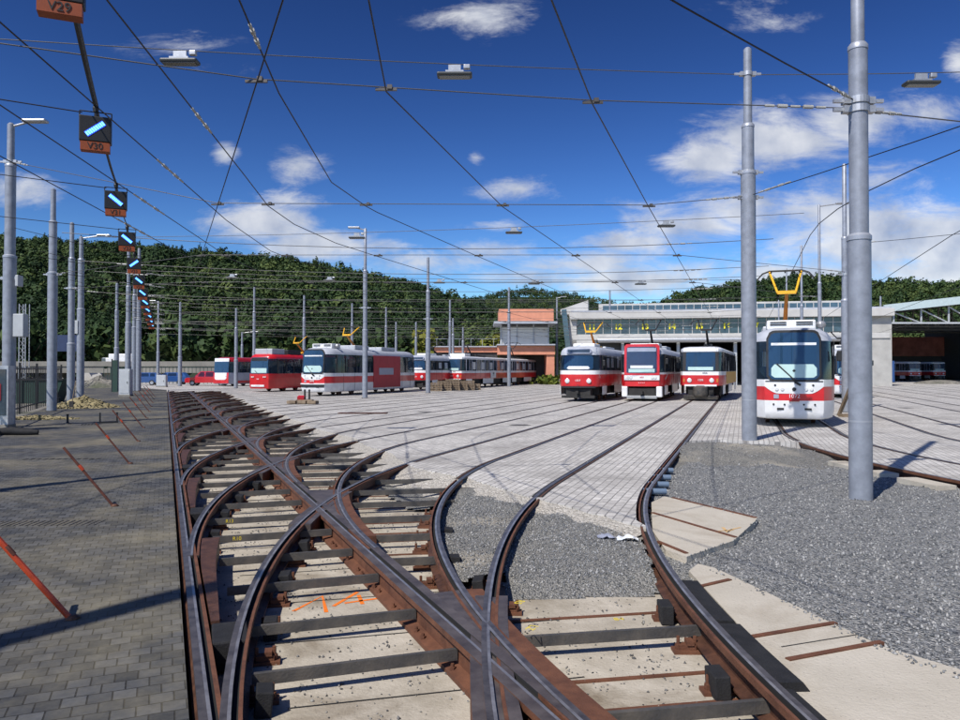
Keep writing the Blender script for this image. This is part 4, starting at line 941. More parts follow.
def modern(label,loc,num,main=True,L=15.,ad=False,bumper=False,rz=-TH):
    q=Tram(label,loc,L=L,W=1.25,Wf=.86,k=.17,yc=1.05,rake=.10,zr=1.3,rz=rz)
    q.shell('skirt',m_white,[(.26,.10),(.30,.05),(.5,.01),(.84,0)],capb=True)
    q.shell('red_band',m_red,[(.84,0),(1.28,0)])
    q.shell('white_band',m_white,[(1.28,0),(1.5,0)])
    q.shell('window_band',m_glass,[(1.5,.012),(2.1,.02),(2.72,.05)])
    q.shell('roof',m_roofg,ROOF(2.72,.45,.05),cap=True)
    zb,zt=rr(0,.76,1.5,3.02,.22)
    fr=q.front('windscreen_frame',m_black,-.80,.80,rr(0,.80,1.44,3.06,.26)[0],rr(0,.80,1.44,3.06,.26)[1],.02,18)
    q.front('windscreen',m_glassb,-.74,.74,rr(0,.74,1.5,2.98,.22)[0],rr(0,.74,1.5,2.98,.22)[1],.032,18)
    q.front('dash_panel',m_dash,-.66,.66,rr(0,.66,1.56,1.98,.12)[0],rr(0,.66,1.56,1.98,.12)[1],.037)
    q.front('sun_blind',m_white,-.66,.66,2.58,2.66,.037)
    MB().lathe([(.05,0),(.05,-.01)],(0,q.yf(0,1.78)-.04,1.78),4,axis='y').build('emblem',m_black,q.t)
    # white headlight mask dipping into the red
    q.front('headlight_mask',m_white,-.86,.86,lambda x:1.06+max(0,abs(x)-.48)**1.5*.95,1.44,.012,20)
    q.lights((-.5,-.34,.34,.5),1.2,.055,.03); q.lights((-.55,.55),1.32,.035,.02,m_black)
    for x in (-.6,-.28,.28,.6): MB().lathe([(.03,0),(.03,-.02)],(x,q.yf(x,.72)-.0,.72),10,axis='y').build('marker',m_black,q.t)
    for x in (-.4,.4): MB().box((x,q.yf(x,.58)-.005,.58),(.2,.03,.06)).build('slot',m_black,q.t)
    MB().lathe([(.06,0),(.06,-.03)],(0,q.yf(0,1.2)-.01,1.2),12,axis='y').build('badge',m_black,q.t)
    q.text(num,0,.98,.17); MB().box((-.52,q.yf(.52,.97)-.012,.97),(.15,.02,.13)).build('sticker',m_silver,q.t)
    MB().box((0,q.yf(0,.84)-.02,.85),(.3,.06,.07)).build('coupler_flap',m_red2,q.t)
    q.wiper(.08,1.42,-.5,2.0); MB().box((.1,q.yf(0,1.42)-.05,1.38),(.2,.05,.07),0,0,0,R(30)).build('wiper_base',m_black,q.t)
    ys=[1.1,2.3,3.9,5.5,6.5,8.1,9.7,10.7,12.3,13.8]; ys=[y for y in ys if y<L-.8]
    q.windows(1.5,2.7,ys); 
    for sx in (-1,):
        for y in (2.35,6.55,10.75):
            if y+1.3<L: d=q.side('door',m_white,sx,y+.06,y+1.3,.42,1.5,.016); q.side('door_glass',m_glass,sx,y+.12,y+1.22,.6,1.45,.022,parent=d)
        for y in (2.3,6.5,10.7):
            pass
    q.seams(.32,1.48,[2.0,3.6,5.2,6.8,8.4,10.0,11.6,13.2])
    q.front('wiper_sill',m_black,-.84,.84,1.43,1.46,.03)
    q.roofbox(1.9,1.2,1.5,.32,3.13,m_white); q.roofbox(5.6,2.2,1.6,.3,3.13); q.roofbox(10,2.4,1.6,.28,3.13)
    mb=MB()
    for x in (-.4,.4):
        for dz in (0,.08): mb.box((x,1.28,3.3+dz),(.5,.02,.035))
    mb.build('roof_grille',m_black,q.t)
    MB().lathe([(.02,0),(.13,.06),(.16,.16),(.1,.25)],(.93,1.7,3.16),12).build('roof_lamp',m_gal,q.t,True)
    q.mirror(-1,2.25,.75); q.mirror(1,2.25,.75)
    q.wheels((3.2,L-3.2)); MB().box((0,L/2,.5),(2.1,L-2,.4)).build('underframe',m_dark,q.t)
    if bumper: q.front('bumper_slot',m_black,-.84,.84,.58,.76,.03); q.front('bumper_lip',m_white,-.9,.9,.76,.84,.05)
    if ad:
        for sx in (1,):
            a=q.side('advert_panel',m_adred,sx,6.5,11.2,.42,2.74,.03,th=.05); q.side('advert_plate',m_silver,sx,7.4,9.9,1.35,1.85,.04,parent=a)
            for y in (7.6,8.8,10.0): q.side('advert_joint',m_red2,sx,y,y+.03,1.95,2.72,.036,parent=a)
            text('lettering','D I V A D L O',.3,m_red2,a,(q.W+.05,8.65,1.6),(R(90),0,R(90)),.003) if False else None
    return q
q=modern('white and red tram with number 1072 on its red nose, nearest at right',(9.82,23.3),'1072')
q.panto(4.6,2.15,m_yel,m_ora,3.3,m_black,.70)
fw=grd(310,396.5); q=modern('white and red tram with a red advert panel on its side',(-11.55,51.2),'1070',ad=True,bumper=True); q.panto(5.5,1.5,m_yel,m_ora)
q.t.scale=(1.06,1,1.06)
q=modern('white and red tram half hidden between the front white tram and the thickest pole',(23.6,47.5),'1068'); q.panto(5,1.2,m_black)
def t3(label,loc,num,rz=-TH,sc=1.0,L=14):
    q=Tram(label,loc,L=L,W=1.25,Wf=.92,k=.22,yc=.95,rake=.16,zr=1.5,rz=rz,scale=sc)
    q.shell('lower_body',m_red,[(.86,.02),(1.0,0),(1.55,0)],capb=True); q.shell('cream_band',m_white,[(1.55,0),(1.78,0)])
    q.shell('window_band',m_glass,[(1.78,.012),(2.2,.02),(2.66,.05)]); q.shell('roof',m_roofg,[(2.66,.04),(2.8,.05),(2.95,.1),(3.08,.22),(3.16,.5)],cap=True)
    q.front('windscreen',m_glassb,-.84,.84,rr(0,.84,1.82,2.62,.14)[0],rr(0,.84,1.82,2.62,.14)[1],.02,16)
    q.front('dash_panel',m_white,-.66,.66,rr(0,.66,1.84,2.02,.1)[0],rr(0,.66,1.84,2.02,.1)[1],.026)
    mb=MB(); mb.box((0,q.yf(0,2.2)-.03,2.2),(.03,.03,.75)); mb.build('windscreen_bar',m_black,q.t) if False else None
    q.front('destination_box',m_silver,-.72,.72,rr(0,.72,2.74,3.02,.08)[0],rr(0,.72,2.74,3.02,.08)[1],.06); q.front('destination_glass',m_glass,-.64,.64,2.79,2.97,.07)
    q.lights((-.62,.62),1.18,.135,.05); q.text(num,0,1.2,.16)
    MB().sweep([(-.0,.78),(.1,.78),(.1,.88),(0,.88)],[(x*1.02,q.yf(x,.8)) for x in np.linspace(-.95,.95,9)],0).build('bumper',m_black,q.t)
    MB().lathe([(.07,0),(.07,-.03)],(0,q.yf(0,.95)-.02,.92),10,axis='y').build('coupler_socket',m_red2,q.t)
    mb=MB(); mb.box((0,.35,.5),(1.4,.5,.45)); mb.box((0,-.02,.55),(.16,.5,.14)); mb.box((0,.1,.28),(1.9,.12,.16)); mb.build('coupler',m_dark,q.t)
    for sx in (-1,1):
        q.side('side_skirt',m_white,sx,1.0,2.3,.38,.88,.0); q.side('side_skirt',m_white,sx,5.2,L-5.2,.38,.88,.0); q.side('side_skirt',m_white,sx,L-2.3,L-1,.38,.88,.0)
        MB().lathe([(.05,0),(.05,-.04)],(sx*1.0,q.yc-.45,1.45),8,axis='y').build('turn_signal',m_ora,q.t)
    q.windows(1.78,2.66,[1.0,1.9,2.2,3.7,5.2,6.0,7.5,9.0,9.8,11.2,12.9],m=m_roofg if False else m_dark,pw=.10)
    for y in (2.9,4.4,6.7,8.2,10.5): q.side('painted_daylight_pane',m_pane,1,y-.3,y+.35,1.95,2.5,.005)  # pale opaque panels imitate daylight showing through the side windows
    q.seams(.9,1.76,[2.0,3.3,4.9,6.5,8.1,9.7,11.3]); q.wheels((3.7,L-3.7)); MB().box((0,L/2,.62),(2.0,L-2.2,.5)).build('underframe',m_dark,q.t)
    q.roofbox(2.6,1.7,1.3,.26,3.1,m_white); q.roofbox(7.5,3.4,1.2,.2,3.1); q.mirror(1,2.2,.7)
    return q
m_pane=mat('painted_window_daylight',(.45,.48,.5),.2,0,var=.15,scale=2)  # pale tone painted as the daylight seen through the tram windows
q=t3('old rounded red and white tram with two round headlights, leftmost of the centre trio',(5.55,42.3),'1557'); q.panto(4.6,1.5,m_yel,m_ora)
# tram with the red windscreen frame
def redframe(label,loc,num):
    q=Tram(label,loc,L=15,W=1.25,Wf=.98,k=.10,yc=.7,rake=.06,zr=1.2)
    q.shell('red_band',m_red,[(.86,.02),(1.55,0)],capb=True); q.shell('white_band',m_white,[(1.55,0),(1.66,0)]); q.shell('window_band',m_glass,[(1.66,.012),(2.2,.02),(2.72,.04)])
    q.shell('roof',m_roofg,ROOF(2.72,.48,.04),cap=True)
    q.front('windscreen_frame',m_red,-1.0,1.0,1.5,rr(0,1.0,1.5,3.3,.12)[1],.06,18); q.front('windscreen',m_glassb,-.86,.86,rr(0,.86,1.62,3.14,.08)[0],rr(0,.86,1.62,3.14,.08)[1],.075,14)
    q.front('destination_display',m_silver,-.82,.82,2.86,3.08,.085); q.front('dash_panel',m_dash,-.74,.74,1.66,1.86,.082); q.front('white_dash',m_white,-.64,.64,1.9,2.06,.082)
    q.front('lamp_panel',m_white,-1.0,1.0,1.22,1.52,.05); q.lights((-.76,-.6,.6,.76),1.37,.085,.08); q.text('1603',0,1.38,.13,m_red,.07); q.text('• • • •',0,1.06,.16,m_textw,.03)
    for sx in (-1,1):
        q.side('side_skirt',m_white,sx,.75,2.5,.36,.9,.0); q.side('side_skirt',m_white,sx,5.6,9.6,.36,.9,.0); MB().box((sx*.98,.3,.55),(.34,.5,.62)).build('corner_apron',m_white,q.t,bevel=.06)
        # rising white swoop on the side
        m=MB(); rows=[]
        for i in range(9):
            f=i/8; y=.7+2.2*f; z=1.22+.36*(f*f*(3-2*f)); rows.append([(sx*(q.W+.012),y,z),(sx*(q.W+.012),y,z+.13)])
        m.grid(rows); m.build('swoop_stripe',m_white,q.t,fix=False)
    mb=MB(); mb.box((0,.3,.52),(1.5,.35,.45)); mb.box((0,-.1,.5),(.18,.6,.16)); mb.lathe([(.12,0),(.12,-.08)],(0,-.4,.5),10,axis='y'); mb.build('coupler',m_dark,q.t); MB().box((0,.06,.24),(1.7,.1,.14),0,0,R(20)).build('life_guard',m_ltgrey,q.t)
    q.windows(1.66,2.72,[.75,1.6,2.9,4.3,5.6,7,8.4,9.7,11.1,12.5,14],m=m_dark); q.seams(.9,1.6,[2,3.5,5,6.5,8,9.5,11,12.5]); q.wheels((3.6,11.4)); MB().box((0,7.5,.62),(2.0,12.6,.5)).build('underframe',m_dark,q.t)
    q.roofbox(2.2,1.6,1.7,.26,3.12,m_white); q.roofbox(8,3,1.6,.24,3.12); q.mirror(1,2.3,.6); return q
q=redframe('red and white tram with a red-framed square windscreen, middle of the centre trio',(9.3,42.9),'1603'); q.panto(5.2,1.75,m_black)
def t6(label,loc,num,L=15,ad=False,rz=-TH,glasses=True):
    q=Tram(label,loc,L=L,W=1.22,Wf=1.0,k=.06,yc=.75,rake=.10,zr=1.5,rz=rz)
    q.shell('red_band',m_red,[(.9,.02),(1.0,0),(1.5,0)],capb=True); q.shell('white_band',m_white,[(1.5,0),(1.72,0)]); q.shell('window_band',m_glass,[(1.72,.012),(2.3,.02),(2.85,.05)])
    q.shell('roof',m_white,[(2.85,.045),(2.95,.03),(3.03,.05),(3.12,.2),(3.16,.5)],cap=True)
    q.front('windscreen_frame',m_black,-1.0,1.0,1.72,2.86,.012); q.front('windscreen',m_glassb,-.82,.82,rr(0,.82,1.76,2.84,.06)[0],rr(0,.82,1.76,2.84,.06)[1],.025); q.front('dash_panel',m_dash,-.7,.7,1.78,1.98,.03)
    q.lights((-.62,.62),1.2,.13,.04); q.text(num,0,1.22,.16); q.front('bumper_strip',m_white,-.9,.9,.86,.96,.05); q.text('■ ■ ■',.25,1.62,.08,m_text,.02)
    mb=MB(); mb.box((0,.35,.55),(1.4,.4,.5)); mb.build('coupler_recess',m_dark,q.t)
    MB().lathe([(.1,-.0),(.36,.0),(.42,.12),(.40,.5),(.2,.6)],(0,-.02,.3),14).build('coupler_cover',m_ltgrey if False else m_tie,q.t,True); MB().box((0,.05,.22),(1.9,.14,.2),0,0,R(25)).build('snow_plough',m_tie,q.t)
    for sx in (-1,1):
        q.side('side_skirt',m_white,sx,.8,2.4,.4,.92,.0); q.side('side_skirt',m_white,sx,5.8,9.2,.4,.92,.0); q.side('side_skirt',m_white,sx,12.6,14.2,.4,.92,.0)
        MB().box((sx*.93,q.yf(.93,1.2)-.01,1.2),(.09,.03,.2)).build('turn_signal',m_ora,q.t)
    q.windows(1.72,2.85,[.8,1.7,2.4,3.8,5.2,6.4,7.8,9.2,10.4,11.8,13.2,14.2],m=m_silver if not ad else m_dark,pw=.12)
    if not ad:
        for y in (3.1,5.8,8.5,12.5): q.side('painted_daylight_pane',m_pane,1,y-.45,y+.4,1.85,2.6,.004)  # opaque pale panels stand in for bright see-through windows
    q.seams(.95,1.7,[2,3.5,5,6.5,8,9.5,11,12.5]) if not ad else None; q.wheels((3.9,L-3.9)); MB().box((0,L/2,.62),(1.9,L-2.4,.5)).build('underframe',m_dark,q.t)
    if ad: 
        a=q.side('advert_panel',m_adyel,1,3.2,14.2,.95,1.7,.016)
        text('lettering','Hur',.42,m_textw,q.t,(q.W+.03,1.95,1.32),(R(90),0,R(90)),.003)
    q.roofbox(7,3,1.2,.22,3.12,m_dark); q.mirror(-1,2.4,.5); return q
q=t6('red and white tram with grey plough, right one of the centre trio',(12.75,43.1),'1208',ad=True,rz=-TH-R(2.5)); q.panto(4.6,1.75,m_black)
q=t6('front car of the coupled red and white trams before the orange brick annex',(-2.75,72.5),'1211'); q.panto(5,1.8,m_black); q.roofbox(2.3,1.6,1.6,.35,3.1,m_white)
q.side('advert_sign',m_white,1,8.3,10.0,.95,1.75,.03); text('lettering','M',.6,m_text,q.t,(q.W+.04,9.15,1.35),(R(90),0,R(90)),.003)
x0,y0=-2.75+T[0]*15.4,72.5+T[1]*15.4; q=t6('rear car of the coupled red and white trams before the orange brick annex',(x0,y0),'1212'); q.panto(5,1.9,m_black)
q=t3('small round-lamp red and white tram peeking out behind the pallets',(-5.9,68.0),'1560',L=14); q.panto(4.6,1.2,m_black)
# all-red tram
def allred(label,loc):
    q=Tram(label,loc,L=15,W=1.25,Wf=.92,k=.12,yc=.9,rake=.08,zr=1.3)
    q.shell('body_panels',m_red,[(.26,.08),(.4,.01),(1.5,0)],capb=True); q.shell('window_band',m_glass,[(1.5,.012),(2.1,.02),(2.72,.05)]); q.shell('roof',m_red,[(2.72,.04),(2.85,.05),(3.02,.16),(3.14,.4)],cap=True)
    q.front('windscreen',m_glassb,-.84,.84,rr(0,.84,1.5,2.86,.15)[0],rr(0,.84,1.5,2.86,.15)[1],.02,16); q.front('dash_panel',m_dash,-.74,.74,1.56,1.95,.027); q.front('destination_display',m_black,-.78,.78,2.55,2.82,.028)
    q.side('red_side_panel',m_red2,1,4.6,14,.45,2.72,.02); q.lights((-.66,-.5,.5,.66),1.22,.06,.04); q.front('number_board',m_white,-.75,.55,.42,.58,.02); q.text('1000',-.05,1.05,.13); q.text('• – • – •',-.05,.5,.13,m_red2,.035)
    q.windows(1.5,2.72,[.95,2.2,3.3,4.5]); q.roofbox(1.6,1.8,1.7,.5,3.08); q.roofbox(4,2,1.7,.45,3.08,m_black); q.wheels((3.4,11.6)); q.mirror(-1,2.2,.7); q.wiper(.0,1.48,-.35,1.75); MB().box((0,7.5,.5),(2.1,12.6,.4)).build('underframe',m_dark,q.t); return q
q=allred('all-red tram with a tall grey roof box, left of the white tram with the advert',(-18.3,61.5)); q.panto(6.3,1.6,m_yel,m_ora)
def far13(label,loc):
    q=Tram(label,loc,L=22,W=1.25,Wf=.95,k=.14,yc=1.0,rake=.1,zr=1.0)
    q.shell('lower_body',m_silver,[(.26,.06),(.4,.01),(1.5,0)],capb=True); q.shell('window_band',m_glass,[(1.5,.012),(2.72,.04)]); q.shell('roof',m_red2,ROOF(2.72,.5,.04),cap=True)
    q.front('front_apron',m_red,-1,1,.34,1.5,.02); q.front('white_mask',m_white,-.78,.78,rr(0,.78,.72,1.5,.3)[0],1.5,.035); q.front('windscreen',m_glassb,-.95,.95,1.5,2.72,.02); q.front('brow_panel',m_white,-.95,.95,2.72,3.1,.03)
    q.side('red_sill',m_red,1,1.2,20,.34,.62,.012); q.windows(1.5,2.72,[1.1,3,5,7,9,11,13,15]); q.wheels((4,18)); q.lights((-.7,.7),1.1,.07,.05); return q
q=far13('distant red and white modern tram with white brow, farthest left of the trams',(-28.6,82.0)); q.panto(8,.7,m_yel,m_ora)
# dark tram inside the open shed
q=t6('tram standing in the deep shade inside the open shed at right',(69.5,119),'1215',rz=-R(4))
q=t6('second tram in the shade at the back of the open shed',(76.5,124),'1216',rz=-R(4))
# ------------------------------------------------------------------ depot hall
FA=R(-9.8); fd=(math.cos(FA),math.sin(FA)); fn=(-math.sin(FA),math.cos(FA))
hall=thing('depot_hall','long white depot hall with yellow numbers from 11 on its window ribbon','hall',(11.2,90,0),FA)
LH=35.6; Hn=dict(parent=hall)
mb=MB(); mb.box((LH/2,.3,8.32),(LH+.6,1.6,.86)); mb.box((LH/2,.5,5.7),(LH,.9,.6)); mb.build('fascia',m_wht,hall,bevel=.04)
MB().tube([(3,-.35,5.35),(LH-2.5,-.35,5.35)],.33,10).build('heating_pipe',m_gal,hall,True)
g=MB().box((LH/2,.45,6.92),(LH-.6,.15,1.94)).build('window_ribbon',m_bglass,hall)
mb=MB()
for i in range(34): mb.box((.5+i*1.04,.34,6.92),(.07,.1,1.94))
mb.box((LH/2,.335,7.3),(LH-.6,.06,.06)); mb.box((LH/2,.30,6.05),(LH-.3,.2,.12)); mb.build('glazing_bars',m_wht,g)
for i,nu in enumerate(range(11,20)): text('lettering',str(nu),.92,m_num,g,(2.3+i*3.12,.27,6.95),(R(90),0,0),.01,.035); 
MB().box((1.2,.9,2.8),(2.6,1.6,5.6)).box((0,1.3,5.2),(.9,2.4,7.2)).build('end_wall',m_wht,hall); MB().box((LH-1.6,.9,4.2),(3.6,1.4,8.4)).build('end_wall',m_wht2,hall)
MB().box((-.75,.2,6.6),(.6,1.6,5.0),0,0,0,R(-6)).build('stair_glazing',m_bglass,hall)
for i in range(10): MB().box((2.7+i*3.24,.6,2.8),(.34,.5,5.6)).build('gate_pillar',m_ltgrey,hall)
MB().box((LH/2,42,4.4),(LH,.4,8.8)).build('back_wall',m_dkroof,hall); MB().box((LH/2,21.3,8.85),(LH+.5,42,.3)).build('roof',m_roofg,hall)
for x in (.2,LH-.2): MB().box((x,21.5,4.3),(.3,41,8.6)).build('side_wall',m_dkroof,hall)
cl=MB().box((18.5,9.5,9.75),(31,1.2,1.5)).build('clerestory',m_wht,hall); cg=MB().box((18.5,8.86,9.85),(30,.1,.8)).build('clerestory_glass',m_bglass,cl)
mb=MB()
for i in range(32): mb.box((3.5+i*.97,8.79,9.85),(.08,.06,.8))
mb.build('clerestory_bars',m_wht,cg)
MB().prism([(-1.6,2),(1.8,2),(1.8,6),(-1.6,6)],8.7,[9.3,10.4,10.4,9.3]).build('gable',m_wht,hall)
for i in range(6): 
    x=2.7+1.62+i*3.24
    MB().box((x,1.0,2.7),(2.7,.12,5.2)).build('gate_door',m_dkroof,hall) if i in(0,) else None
# orange brick annex
an=thing('brick_annex','orange brick annex with pale frosted windows beside the white hall','building',(2.5,94,0))
for z,h,w,y in ((8.75,1.5,6.9,0),(4.3,1.1,7.2,-.1)): MB().box((3.35,3+y,z),(w,6,h)).build('brick_band',m_brick,an)
MB().box((6.4,3,2.2),(1.0,5.8,4.4)).build('brick_pier',m_brick,an)
mb=MB(); mb.box((3.2,2.5,7.75),(7.9,7.4,.28)); mb.box((3.3,2.7,4.98),(7.3,6.7,.16)); mb.build('canopy',m_roofg,an)
w=MB().box((3.2,3.4,6.3),(6.0,5.6,2.6)).build('window_wall',m_frost,an)
mb=MB()
for x in (.2,2.2,4.3,6.2): mb.box((x,.52,6.3),(.14,.12,2.6))
mb.build('window_frame',m_ltgrey,w); MB().box((3.2,.55,7.42),(6,.1,.3)).build('window_top_strip',m_black,w)  # black strip across the top of the frosted window wall
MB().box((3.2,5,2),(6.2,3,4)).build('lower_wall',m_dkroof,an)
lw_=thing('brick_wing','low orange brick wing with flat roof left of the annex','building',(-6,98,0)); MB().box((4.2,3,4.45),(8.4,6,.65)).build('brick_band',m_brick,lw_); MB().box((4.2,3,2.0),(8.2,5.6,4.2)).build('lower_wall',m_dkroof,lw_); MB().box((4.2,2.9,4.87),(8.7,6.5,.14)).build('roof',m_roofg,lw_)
mb=MB()
for i in range(6): mb.box((.3+i*1.5,.05,5.4),(.05,.05,1))
mb.box((4.2,.05,5.9),(8.2,.05,.05)); mb.build('railing',m_gal,lw_)
# open shed at right
sh=thing('open_shed','open tram shed with pale sloping roof edge and steel trusses at the right edge','shed',(57.3,105,0))
MB().prism([(-.6,0),(40,0),(40,.5),(-.6,.5)],0,1).build('x',m_fascia,sh) if False else None
mb=MB(); a=Vector((-.5,0,9.9)); b=Vector((30,0,13.2)); d=(b-a).normalized(); n_=Vector((-d.z,0,d.x))
for y0,y1 in ((-.5,-.2),): mb.grid([[tuple(a+Vector((0,y0,0))),tuple(b+Vector((0,y0,0))),tuple(b+Vector((0,y0,1.15))),tuple(a+Vector((0,y0,1.05)))],[tuple(a+Vector((0,y1,0))),tuple(b+Vector((0,y1,0))),tuple(b+Vector((0,y1,1.15))),tuple(a+Vector((0,y1,1.05)))]],0,True)
mb.face([tuple(a+Vector((0,-.5,0))),tuple(b+Vector((0,-.5,0))),tuple(b+Vector((0,-.5,1.15))),tuple(a+Vector((0,-.5,1.05)))]); mb.build('fascia',m_fascia,sh)
MB().prism([(-.5,-.15),(30,-.15),(30,42),(-.5,42)],0,1).build('y',m_dkroof,sh) if False else None
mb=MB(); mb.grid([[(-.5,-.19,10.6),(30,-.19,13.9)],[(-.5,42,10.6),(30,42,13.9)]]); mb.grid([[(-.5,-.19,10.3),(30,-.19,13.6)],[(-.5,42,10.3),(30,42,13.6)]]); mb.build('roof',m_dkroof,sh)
for y in (.3,9,18,27):
    mb=MB(); zb=8.45
    mb.box((14.8,y,zb),(29.5,.22,.26)); top=lambda x:9.85+(x+.5)*.108
    for i in range(8):
        x=1.2+i*3.9; mb.box((x,y,(zb+top(x))/2),(.2,.16,top(x)-zb))
        if i<7:
            x2=x+3.9; mb.tube([(x,y,top(x)-.1) if True else 0,(x2,y,zb)],.1,6)
    mb.build('truss',m_ltgrey if y<1 else m_tie,sh)
for x,y in ((0,.2),(0,14),(0,28),(29,.2)): MB().box((x,y,4.7),(.42,.42,9.9)).build('column',m_wht,sh)
MB().box((-1.2,3,4),(.9,1.2,8.2)).build('downpipe_casing',m_ltgrey,sh)
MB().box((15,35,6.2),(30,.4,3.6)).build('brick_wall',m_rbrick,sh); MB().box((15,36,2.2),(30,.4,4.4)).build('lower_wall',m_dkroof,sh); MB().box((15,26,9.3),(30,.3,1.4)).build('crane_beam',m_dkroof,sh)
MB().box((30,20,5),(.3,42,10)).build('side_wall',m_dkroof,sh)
MB().box((-.2,1.2,1.3),(.32,.5,2.6)).build('yellow_post_guard',m_adyel,sh); MB().box((1.3,.8,1.6),(.35,.35,3.0)).build('blue_post',m_carblue,sh)
o=tag(MB().lathe([(0.02,0),(3.2,.0),(2.6,.25),(1.2,.45),(.2,.5)],(60.5,98,-.01),14).build('soil_heap',m_dirt,smooth=True),'low dark soil heap in front of the open shed','heap')
#PART4
# ------------------------------------------------------------------ small things
def car(label,loc,rz,m,L=4.3,Wd=1.75,H=1.5,estate=True):
    t=thing('parked_car',label,'car',(loc[0],loc[1],loc[2] if len(loc)>2 else 0),rz)
    pr=[(-L/2,.35),(-L/2,.75),(-L/2+.15,.9),(-L/2+1.1,.98),(L/2-.1,.98),(L/2,.8),(L/2,.35)]
    mb=MB(); a=[[(x,s_*Wd/2*.98,z) for x,z in pr] for s_ in (-1,1)]; mb.grid(a,0,True); mb.face(a[0]); mb.face(a[1]); mb.build('body',m,t,bevel=.05)
    cb_=[(-L/2+.95,.98),(-L/2+1.75,H),(L/2-.55,H),(L/2-.08,.98)]; mb=MB(); a=[[(x,s_*(Wd/2*.94 if z<1 else Wd/2*.8),z) for x,z in cb_] for s_ in (-1,1)]; mb.grid(a,0,True); mb.face(a[0]); mb.face(a[1]); c=mb.build('cabin',m,t,bevel=.04)
    mb=MB()
    for s_ in (-1,1):
        for x0,x1 in ((-L/2+1.45,-.25),(-.15,.95),(1.05,L/2-.5)):
            f=lambda z:(Wd/2*.94+(Wd/2*.8-Wd/2*.94)*(z-.98)/(H-.98))+.012
            mb.face([(x0,s_*f(1.04),1.04),(x1,s_*f(1.04),1.04),(x1-.06,s_*f(H-.08),H-.08),(x0+(.28 if x0<-.9 else .04),s_*f(H-.08),H-.08)])
    mb.build('side_window',m_glass,c); 
    for x in (-L/2+.85,L/2-.85):
        for s_ in (-1,1): w=MB().lathe([(.31,-.1),(.31,.1)],(0,0,0),14,axis='x').build('wheel',m_tyre,t,True); w.location=(x,s_*(Wd/2-.1),.31); w.rotation_euler=(0,0,R(90)); MB().lathe([(.19,-.11),(.19,.11)],(0,0,0),10,axis='x').build('rim',m_gal,w,True)
    for y in (-.6,.6): MB().box((-L/2-.01,y,.72),(.05,.3,.12)).build('headlight',m_lamp,t)
    return t
car('red estate car parked at the far end of the ladder track',((209-480)/FPX*86,86,0),R(3),m_carred,4.9,1.8,1.65)
car('blue car behind the grey cabinet, nearer the hanging signals',((143-480)/FPX*88,88),R(5),m_carblue); car('blue car beside the thin pole at the far end of the paving',((171-480)/FPX*93,93),R(5),m_carblue)
def van(label,px,Y,z):
    t=thing('delivery_van',label,'van',((px-480)/FPX*Y,Y,z)); MB().box((0,0,1.3),(4.2,2,2)).build('cargo_box',m_white,t,bevel=.1); MB().box((-2.6,0,1.0),(1.2,1.9,1.4)).build('cab',m_white,t,bevel=.15); MB().box((-2.9,0,1.4),(.68,1.94,.5)).build('cab_window',m_glass,t)
    for x in (-2.5,1.3):
        for y in (-.9,.9): w=MB().lathe([(.35,-.1),(.35,.1)],(x,y,.35),12,axis='y').build('wheel',m_tyre,t,True)
van('white van on the concrete bridge behind the hanging signals',125,116,2.0)
br=thing('road_bridge','long pale concrete road bridge across the left background','bridge',(0,118,0)); mb=MB(); mb.box((-62,0,1.9),(62,6,1.1)); mb.build('deck',m_bridge,br); MB().box((-62,-3.05,2.75),(62,.25,.75)).build('parapet',m_bridge,br)
for i in range(7): MB().box((-34-i*8,0,.6),(1,4,1.7)).build('pier',m_bridge,br)
for px,Y,w,h,lb in ((31,128,6,4.2,'small pale building behind the bridge at far left'),(99,130,3.5,4.4,'small white kiosk building behind the bridge near the pair of poles')):
    t=thing('small_building',lb,'building',((px-480)/FPX*Y,Y,0)); MB().box((0,0,h/2),(w,5,h)).build('wall',m_wht,t); MB().box((0,0,h+.1),(w+.4,5.4,.2)).build('roof',m_roofg,t); MB().box((0,-2.52,h*.7),(w*.5,.06,h*.22)).build('window',m_glass,t)
# cabinets, fence panels
def cabinet(px,base,top,w,label,m=None,d=.5):
    Y=FPX*EYE/(base-HOR); x=(px-480)/FPX*Y; h=EYE+(HOR-top)*Y/FPX; t=thing('cabinet',label,'cabinet',(x,Y,0)); MB().box((0,0,h/2),(w,d,h)).build('housing',m or m_ltgrey,t,bevel=.02); MB().box((0,-d/2-.008,h*.52),(w*.86,.02,h*.82)).build('door',m or m_ltgrey,t); MB().box((w*.3,-d/2-.03,h*.5),(.03,.03,.16)).build('handle',m_black,t); MB().box((0,0,.05),(w*1.06,d*1.06,.12)).build('plinth',m_bridge,t)
cabinet(126,396,369,.75,'grey switch cabinet in front of the pole under the hanging signals'); cabinet(162,387,375,1.0,'small grey cabinet beside the blue cars')
t=thing('notice_board','grey framed display case on the left frame edge beside the lamp pole','notice board',(*grd(1,431),0)); MB().box((0,0,1.05),(.62,.3,1.75)).build('case',m_gal,t); MB().box((.0,-.16,1.15),(.5,.03,1.35)).build('panel',m_glass,t); MB().box((.02,-.18,1.15),(.18,.01,.5)).build('poster',m_adred,t); MB().box((0,0,.1),(.66,.4,.2)).build('plinth',m_bridge,t)
mb=MB(); t=thing('mesh_fence','dark green mesh fence panel behind the slim pole','fence',(*grd(115,392),0)); MB().box((0,0,1.3),(.45,.08,2.6)).build('panel',m_green,t); MB().box((-.24,0,1.35),(.07,.09,2.7)).build('post',m_black,t)
t=thing('fence','long dark green mesh fence across the far end of the paving','fence',((150-480)/FPX*97,97,0)); mb=MB()
for i in range(42): mb.box((-6+i*.5,0,1.1),(.05,.05,2.2))
